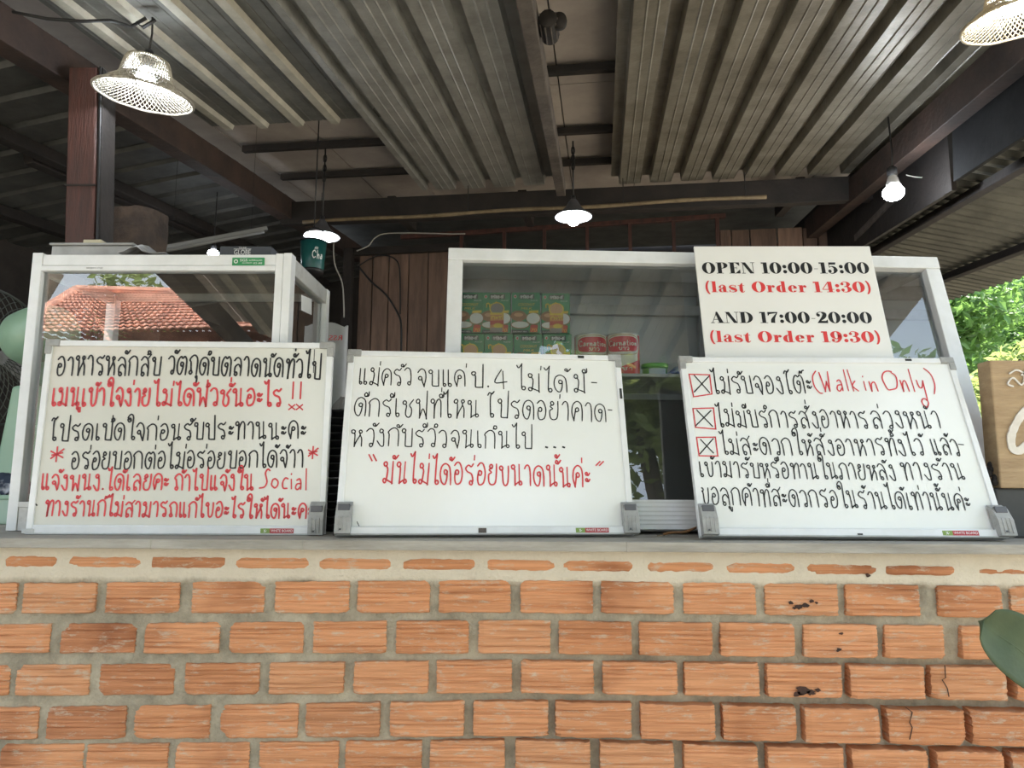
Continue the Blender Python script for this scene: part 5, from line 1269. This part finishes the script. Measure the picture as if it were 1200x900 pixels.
# ------------------------------------------------------------------ lamps
def lattice(prof, n, c, R_, thick, mt, name, parent):
    m = MB(); NRr = len(prof) - 1
    vs = [c + R_ @ Vector((r * math.cos(2 * PI * (i + .5 * (j % 2)) / n), r * math.sin(2 * PI * (i + .5 * (j % 2)) / n), z)) for j, (r, z) in enumerate(prof) for i in range(n)]
    fs = []
    for j in range(1, NRr):
        for i in range(n):
            k = (i + j % 2) % n
            fs.append((j * n + i, (j - 1) * n + k, j * n + (i + 1) % n, (j + 1) * n + k))
    m.add(vs, fs); o = m.build(name, mt, parent); w_ = o.modifiers.new('wire', 'WIREFRAME'); w_.thickness = thick; w_.use_even_offset = False
    return o
def respace(prof, k):
    P_ = catmull([Vector(p) for p in prof], 6); L = [0]
    for i in range(1, len(P_)): L.append(L[-1] + (P_[i] - P_[i - 1]).length)
    out = []
    for j in range(k + 1):
        t = L[-1] * j / k; i = 1
        while i < len(L) - 1 and L[i] < t: i += 1
        u = (t - L[i - 1]) / max(1e-9, L[i] - L[i - 1]); out.append(tuple(P_[i - 1].lerp(P_[i], u)))
    return out
def woven_lamp(label, px, py, Yd, rad, tilt, mt, cord_to):
    c = at(px, py, Yd); k = rad / .142
    r = thing('woven_lamp', label, 'pendant lamp', c, 'woven hat lamps')
    R_ = tilt
    prof = respace([(.030 * k, .118 * k), (.052 * k, .117 * k), (.062 * k, .108 * k), (.070 * k, .08 * k), (.078 * k, .052 * k), (.10 * k, .033 * k), (.125 * k, .012 * k), (.142 * k, .0)], 17)
    lattice(prof, 56, c, R_, .0046, mt, 'lamp_shade', r)
    m = MB(); m.tube([c + R_ @ Vector((.141 * k * math.cos(2 * PI * i / 48), .141 * k * math.sin(2 * PI * i / 48), .001 * math.sin(i * 5))) for i in range(48)], .0042, 6, True)
    m.tube([c + R_ @ Vector((.080 * k * math.cos(2 * PI * i / 40), .080 * k * math.sin(2 * PI * i / 40), .049 * k)) for i in range(40)], .0025, 6, True)
    m.build('shade_rim', mt, r, True)
    m = MB(); bc = c + R_ @ Vector((0, 0, .060 * k)); m.ball(bc, .030, .030, .034, 20, 12); m.build('bulb', M['bulb'], r, True)
    m = MB(); m.lathe([(.015, .03), (.017, .034), (.017, .075), (.010, .088)], bc, 16, R_ @ Z); m.build('bulb_holder', M['black'], r, True)
    top = bc + (R_ @ Z) * .087
    m = MB(); m.tube([top, top.lerp(cord_to, .5) + X * .004, cord_to], .0035, 6); m.build('cord', M['wire'], r, True)
    return r
c1_, d1_ = rp(170, 20, .0)
topA = RF(c1_, (at(169, 114, .66) - RO).dot(DV), .02)
woven_lamp('lit woven bamboo hat lamp hanging in front of the reddish post at upper left', 169, 113, .66, .146, Matrix.Rotation(.10, 3, 'Y') @ Matrix.Rotation(.12, 3, 'X'), M['rattan_old'], topA)
pR = at(1190, 28, .42); woven_lamp('lit woven bamboo hat lamp cut off by the right edge at the top', 1190, 24, .42, .132, Matrix.Rotation(-.08, 3, 'Y') @ Matrix.Rotation(.10, 3, 'X'), M['rattan'], RF((pR - RO).dot(CV), (pR - RO).dot(DV), .02))
# loose wiring by the left lamp
m = MB(); q = [topA + Vector((-.012, -.012, -.012)), topA + Vector((-.06, -.012, -.04)), at(130, 24, .50), at(95, 25, .44), at(55, 22, .40), at(15, 14, .40)]
m.tube(q, .005, 6); m.tube([topA + Vector((-.012, -.014, -.012)), topA + Vector((-.04, -.014, -.03)), topA + Vector((-.02, -.014, -.045)), topA + Vector((.02, -.016, -.02))], .006, 6)
tag(m.build('cable', M['wire'], None, True), 'dark knotted cable leading left from the woven lamp to the beam', 'cable')
def cone_lamp(label, px, py, dd, dark_to):
    c = dplane(px, py, dd); r_ = 23 / F_PX * dd * 1.0
    r = thing('cone_lamp', label, 'pendant lamp', c, 'small cone lamps')
    m = MB(); m.lathe([(r_ * .16, r_ * .92), (r_ * .22, r_ * .85), (r_ * .45, r_ * .45), (r_ * .78, r_ * .14), (r_, 0)], c, 36, Z, False); m.build('lamp_shade', M['shade_dark'], r, True, solid=.002)
    m = MB(); m.lathe([(r_ * .20, r_ * .80), (r_ * .42, r_ * .42), (r_ * .75, r_ * .11), (r_ * .97, -.002)], c, 36, Z, False); m.build('shade_lining', M['shade_in'], r, True)
    m = MB(); m.ball(c + Z * (-.012), r_ * .36, r_ * .36, r_ * .36, 18, 10); m.build('bulb', M['bulb_cone'], r, True)
    m = MB(); m.lathe([(r_ * .14, 0), (r_ * .14, r_ * .5)], c + Z * (r_ * .3), 12); m.lathe([(r_ * .15, r_ * .85), (r_ * .12, r_ * 1.15)], c, 12); m.build('bulb_holder', M['black'], r, True)
    m = MB(); top = Vector(dark_to); base = c + Z * r_ * 1.1; n_ = 8
    m.tube([base, base.lerp(top, .5), top], .004, 6)
    for i in range(3):
        q = base.lerp(top, .55 + .14 * i); m.tube([q + Vector((.008 * math.cos(k * PI / 4), 0, .022 * math.sin(k * PI / 4))) for k in range(8)], .0028, 5, True)
    m.build('cord', M['wire'], r, True)
def roof_above(p, n): 
    q = p - RO; t = (n - q.dot(NV)) / NV.z; return p + Z * t
q = dplane(672, 254, 3.36); cone_lamp('lit small cone lamp over the middle of the wide cabinet, below the ceiling gap', 672, 254, 3.36, roof_above(q, .096))
q = dplane(377, 278, 3.36); cone_lamp('lit small cone lamp above the teal bucket', 377, 277, 3.36, roof_above(q, nce))
# bare bulb
p = at(1047, 226, 1.40)
bl = thing('bare_bulb', 'lit bare white bulb hanging under the brown beam right of the opening hours sign', 'light bulb', p)
m = MB(); m.ball(p, .042, .042, .032, 24, 14); m.build('bulb', M['bulb'], bl, True)
m = MB(); m.lathe([(.036, .012), (.026, .040), (.021, .062), (.016, .070), (.016, .078)], p, 20); m.build('bulb_base', M['bulb_base'], bl, True)
m = MB(); m.lathe([(.020, .072), (.020, .105), (.010, .115)], p, 16); m.build('bulb_holder', M['black'], bl, True)
m = MB(); tp = roof_above(p, -.02); m.tube([p + Z * .112, p.lerp(tp, .5) + X * .006, tp], .004, 6); m.build('cord', M['wire'], bl, True)
# small far bulb behind the left cabinet
p = at(250, 297, 2.4)
fb_ = thing('bare_bulb', 'tiny lit bulb showing just over the top rail of the left cabinet', 'light bulb', p)
m = MB(); m.ball(p, .030, .030, .022, 18, 10); m.build('bulb', M['bulb_far'], fb_, True)
m = MB(); m.lathe([(.018, .015), (.014, .05), (.008, .06)], p, 14); m.build('bulb_holder', M['black'], fb_, True)
m = MB(); m.tube([p + Z * .055, Vector((p.x, p.y, LF((p - LO).dot(DV), (p - LO).dot(LV)).z + .35))], .003, 6); m.build('cord', M['wire'], fb_)
# pale cable and bracket right of the bare bulb
m = MB(); P_ = [at(x, y, 1.6) for x, y in ((1062, 205), (1070, 207), (1080, 208), (1088, 203), (1094, 192))]; m.tube(P_, .003, 6); m.bar(at(1094, 176, 1.6), at(1094, 204, 1.6), .012, .012, Y_); m.tube([at(1094, 176, 1.6), roof_above(at(1094, 176, 1.6), .1)], .004, 6)
tag(m.build('cable', M['wire_white'], None, True), 'pale drooping cable on a short bracket right of the bare bulb', 'cable')

# teal bucket
p = dplane(366, 318, 3.0); R = 16.5 / F_PX * 3.0; Hk = 38 / F_PX * 3.0
bk = thing('teal_bucket', 'teal bucket with white lettering hanging below the left cone lamp', 'bucket', p)
m = MB(); m.lathe([(R * .80, 0), (R * .82, .002), (R * 1.0, Hk), (R * .97, Hk), (R * .78, .006)], p, 32); m.build('bucket_body', M['teal'], bk, True)
m = MB(); m.tube([p + Vector((R * math.cos(t * PI / 24 * 2), R * math.sin(t * PI / 24 * 2), Hk)) for t in range(24)], .004, 6, True); m.lathe([(R * .80, -.010), (R * .83, .0), (R * .83, .006)], p, 28); m.build('rim', M['black'], bk, True)
m = MB(); hp = [p + Vector((R * math.cos(t * PI / 10), 0, Hk + R * 1.2 * math.sin(t * PI / 10))) for t in range(11)]; m.tube(hp, .003, 6); m.tube([p + Z * (Hk + R * 1.2), roof_above(p, nce)], .003, 6); m.build('handle', M['wire'], bk, True)
m = MB(); st, w_ = layout('Cha', .2)
def bkp(x, y): 
    a = -PI / 2 + .15 + x * 1.25; rr_ = R * (.81 + .19 * y) + .0012; return p + Vector((rr_ * math.cos(a), rr_ * math.sin(a), Hk * y))
for q in st: ribbon(m, [Vector((.05 + t.x / w_ * .75, .36 + t.y / 100 * .24)) for t in q], .045, lambda v, o: bkp(v.x, v.y), 0)
for x in (.22, .30, .38): ribbon(m, [Vector((x, .66)), Vector((x + .04, .72))], .04, lambda v, o: bkp(v.x, v.y), 0)
m.build('white_lettering', M['white'], bk)

# ------------------------------------------------------------------ plant with the dark leaf at lower right
lp_ = at(1262, 812, -.36); tip = at(1149, 728, -.36)
pp = thing('potted_plant', 'broad-leaved plant whose dark green leaf enters at the lower right corner', 'plant', (lp_.x + .10, -.38, 0))
Mleaf = mat('dark_green_leaf', (.060, .088, .036), .6, 0, (.042, .066, .028), 12, .25, 25)
def leaf(tipp, base, wid, nrm, mt=Mleaf):
    m = MB(); ax = (base - tipp); L = ax.length; ax.normalize(); sd = ax.cross(nrm).normalized(); nn = sd.cross(ax)
    def f(u, v):
        w_ = wid * (max(0, u) ** .36) * (max(0, 1 - u) ** .45) * 1.42; s = v * 2 - 1
        return tipp + ax * L * u + sd * w_ * .5 * s + nn * (.012 * abs(s) ** 1.4 - .02 * (u - .5) ** 2 + .0015 * math.sin(u * 22) * (1 - abs(s)))
    m.grid(f, 26, 12); m.tube([f(i / 16, .5) - nn * .001 for i in range(1, 17)], [.0012 + .0016 * i / 16 for i in range(16)], 6)
    return m.build('leaf', mt, pp, True, solid=.0012)
leaf(tip, lp_, .115, Vector((-.25, -1, .35)).normalized())
heart = Vector((lp_.x + .10, -.38, .74))
for a_, ln, dz in ((.2, .22, .10), (1.1, .24, .16), (-.8, .22, .05), (2.2, .2, -.02)):
    b_ = heart + Vector((.10 * math.cos(a_) + .04, .08 * math.sin(a_), dz)); leaf(b_ + Vector((ln * math.cos(a_) + .03, ln * .5 * math.sin(a_), -.03)), b_, .11, Vector((0, -.6, 1)).normalized())
m = MB(); m.tube([heart - Z * .46, heart - Z * .1, heart], .008, 8); m.tube([heart, heart.lerp(lp_, .6) + Z * .02, lp_], .0035, 6)
for a_, dz in ((.2, .10), (1.1, .16), (-.8, .05), (2.2, -.02)): m.tube([heart - Z * .05, heart + Vector((.10 * math.cos(a_) + .04, .08 * math.sin(a_), dz))], .0035, 6)
m.build('stem', M['leaf_b'], pp, True)
m = MB(); m.lathe([(.09, .0), (.13, .28), (.14, .28), (.14, .31), (.12, .31), (.115, .27), (.0, .27)], (heart.x, heart.y, 0), 28); m.build('pot', mat('clay_pot', (.35, .15, .08), .8), pp, True)

# ------------------------------------------------------------------ outdoors: trees right behind, and the yard in front (mirrored in the glass)
def foliage(nl, blobs, size, seed):
    r = random.Random(seed); m = MB()
    for i in range(nl):
        bx_, by_, bz_, br_ = r.choice(blobs)
        while True:
            v = Vector((r.uniform(-1, 1), r.uniform(-1, 1), r.uniform(-1, 1)))
            if .25 < v.length < 1: break
        p = Vector((bx_, by_, bz_)) + v * br_
        a = Vector((r.gauss(0, 1), r.gauss(0, 1), r.gauss(0, .6))).normalized(); b = a.cross(Vector((r.gauss(0, 1), r.gauss(0, 1), r.gauss(0, 1)))).normalized(); c_ = a.cross(b)
        s = size * r.uniform(.6, 1.3)
        m.add([p - a * s, p + b * s * .42 + c_ * s * .12, p + a * s, p - b * s * .42 + c_ * s * .12], [(0, 1, 2), (0, 2, 3)])
    return m
def tree(label, loc, h, rad, nl, size, lm, seed, low=.35, name='tree', cat='tree', group=None):
    L = Vector(loc); r = thing(name, label, cat, L, group); rr_ = random.Random(seed); bl_ = []
    for i in range(9): 
        t = rr_.uniform(low, .95); a = rr_.uniform(0, 2 * PI); q = rad * rr_.uniform(.1, .7) * (1.1 - .5 * t)
        bl_.append((L.x + q * math.cos(a), L.y + q * math.sin(a), L.z + h * t, rad * rr_.uniform(.35, .6)))
    foliage(nl, bl_, size, seed).build('foliage', lm, r)
    m = MB(); m.tube([L, L + Vector((.05, .03, h * .35)), L + Vector((-.03, .05, h * .75))], [h * .022, h * .017, h * .008], 10)
    for b_ in bl_[:5]: m.tube([L + Vector((.02, .03, h * .38)), Vector(b_[:3])], [h * .010, h * .004], 6)
    m.build('trunk', M['trunk'], r, True); return r
for px, Yd, h, rad, nl, sz, lm, lb in (
    (1135, 5.6, 2.1, .85, 10000, .055, 'leaf_a', 'bright yellow-green bush beside the right edge of the wide cabinet'),
    (1212, 6.6, 2.6, 1.0, 12000, .058, 'leaf_a', 'sunlit bright bush above the wooden sign at the right edge'),
    (1110, 9.0, 4.2, 1.6, 7000, .09, 'leaf_b', 'mid green tree standing farther back behind the bright bushes'),
    (1235, 10.5, 5.0, 2.0, 8000, .10, 'leaf_b', 'taller mid green tree at the far right edge'),
    (1165, 15.0, 6.5, 2.4, 8000, .14, 'leaf_c', 'darker tall tree farthest back between the two mid green trees')):
    p = at(px, 450, Yd); tree(lb, (p.x, Yd, 0), h, rad, nl, sz, M[lm], hash(lb) % 999 if False else int(px + Yd * 10), .12, group='foliage beyond the right lean-to')
YM = Y1 + .012
def mir(px, py, Yv):
    p = at(px, py, Yv); return Vector((p.x, 2 * YM - p.y, p.z))
E1, E2 = mir(8, 394, 9.5), mir(332, 385, 9.5); Rg1, Rg2 = mir(90, 342, 12.0), mir(202, 345, 12.0)
hs = thing('tiled_house', 'red tiled hip roof house across the yard, seen mirrored in the left cabinet', 'house', ((E1.x + E2.x) / 2, E1.y, 0))
B_1, B_2 = Vector((E1.x, E1.y - 6, E1.z)), Vector((E2.x, E2.y - 6, E2.z))
tile = bpy.data.materials.new('red_roof_tiles'); tile.use_nodes = True
n = tile.node_tree.nodes; l = tile.node_tree.links; P = n['Principled BSDF']; P.inputs['Roughness'].default_value = .85
tcn = n.new('ShaderNodeTexCoord'); wv = n.new('ShaderNodeTexNoise'); wv.inputs['Scale'].default_value = 2.2; wv.inputs['Detail'].default_value = 8; l.new(tcn.outputs['Object'], wv.inputs['Vector'])
r1 = n.new('ShaderNodeValToRGB'); r1.color_ramp.elements[0].position = .35; r1.color_ramp.elements[1].position = .6; r1.color_ramp.elements[0].color = (.42, .20, .15, 1); r1.color_ramp.elements[1].color = (.80, .42, .30, 1); l.new(wv.outputs['Fac'], r1.inputs[0]); l.new(r1.outputs[0], P.inputs['Base Color'])
m = MB()
def roofface(a, b, c, d, nu, nv):        # tiled face: eave a-b, ridge d-c, in overlapping courses
    for j in range(nv):
        v0, v1 = j / nv, (j + 1.12) / nv
        q = [a.lerp(d, v0), b.lerp(c, v0), b.lerp(c, min(v1, 1)), a.lerp(d, min(v1, 1))]
        up = Z * .05
        m.grid(lambda u, v: (q[0].lerp(q[1], u)).lerp(q[3].lerp(q[2], u), v) + up * (1 - v) + Z * .03 * abs(math.sin(u * nu * PI)), nu * 2, 1)
roofface(E1, E2, Rg2, Rg1, 34, 14); roofface(E2, B_2, Rg2 + Vector((0, -.3, 0)), Rg2, 20, 12); roofface(B_1, E1, Rg1, Rg1 + Vector((0, -.3, 0)), 20, 12); roofface(B_2, B_1, Rg1 + Vector((0, -.3, 0)), Rg2 + Vector((0, -.3, 0)), 20, 8)
m.tube([Rg1 + Z * .05, Rg2 + Z * .05], .08, 8); m.tube([Rg2 + Z * .04, E2 + Z * .04], .09, 8); m.tube([Rg1 + Z * .04, E1 + Z * .04], .09, 8)
m.build('tiled_roof', tile, hs, solid=.02)
m = MB(); wz = E1.z; m.box(E1.x + 1.0, E1.y - 5.2, 0, E2.x - 1.0, E1.y - 1.8, wz + .2); m.build('house_wall', mat('dark_house_wall', (.06, .055, .05), .9, 0, (.03, .03, .028), 3), hs)
for i in range(5):
    x = E1.x + .3 + (E2.x - E1.x - .6) * i / 4; m = MB(); m.box(x - .08, E1.y - .5, 0, x + .08, E1.y - .34, wz); m.build('veranda_post', M['wood_red'], hs)
p, q = mir(34, 368, 17), mir(66, 318, 17)
ltk = MB(); ltk.tube([Vector((p.x - 1.2, p.y, 0)), p, q], [.30, .24, .21], 14)
tag(ltk.build('cut_trunk', M['trunk'], None, True), 'bare leaning cut trunk before the sky, mirrored at the left cabinet corner', 'tree trunk')
a, b = mir(100, 345, 14), mir(175, 330, 17)
tree('light green tree beyond the ridge of the red tiled roof', (mir(150, 330, 17).x, mir(150, 330, 17).y, 0), 7.0, 2.0, 2200, .16, M['leaf_a'], 21, .5, group='yard trees mirrored in the glass')
for i, (x, y, h, rad, lm, lb) in enumerate(((2.7, -6.7, 7.6, 2.5, 'leaf_a', 'tall tree in the yard mirrored in the middle of the wide cabinet glass'), (7.6, -8.6, 9.0, 2.4, 'leaf_b', 'tall tree in the yard mirrored in the right pane of the wide cabinet'), (-.5, -15.5, 10.5, 2.6, 'leaf_c', 'tall dark yard tree standing right of the tiled house'), (12.0, -4.5, 8.0, 2.6, 'leaf_a', 'unseen yard tree added farthest right of the stall to block sky light'), (4.6, -21.0, 12, 3.0, 'leaf_c', 'dark yard tree in the second row behind the middle tree'), (9.5, -15.5, 11, 3.0, 'leaf_c', 'dark yard tree in the second row at the right'), (-12.5, -6.0, 9.0, 2.8, 'leaf_b', 'unseen yard tree added far left of the tiled house to block sky light'))):
    tree(lb, (x, y, 0), h, rad, 14000 if i == 0 else 5000, .13, M[lm], 40 + i, .16, group='yard trees mirrored in the glass')  # outermost trees are added out of view to block low sky light
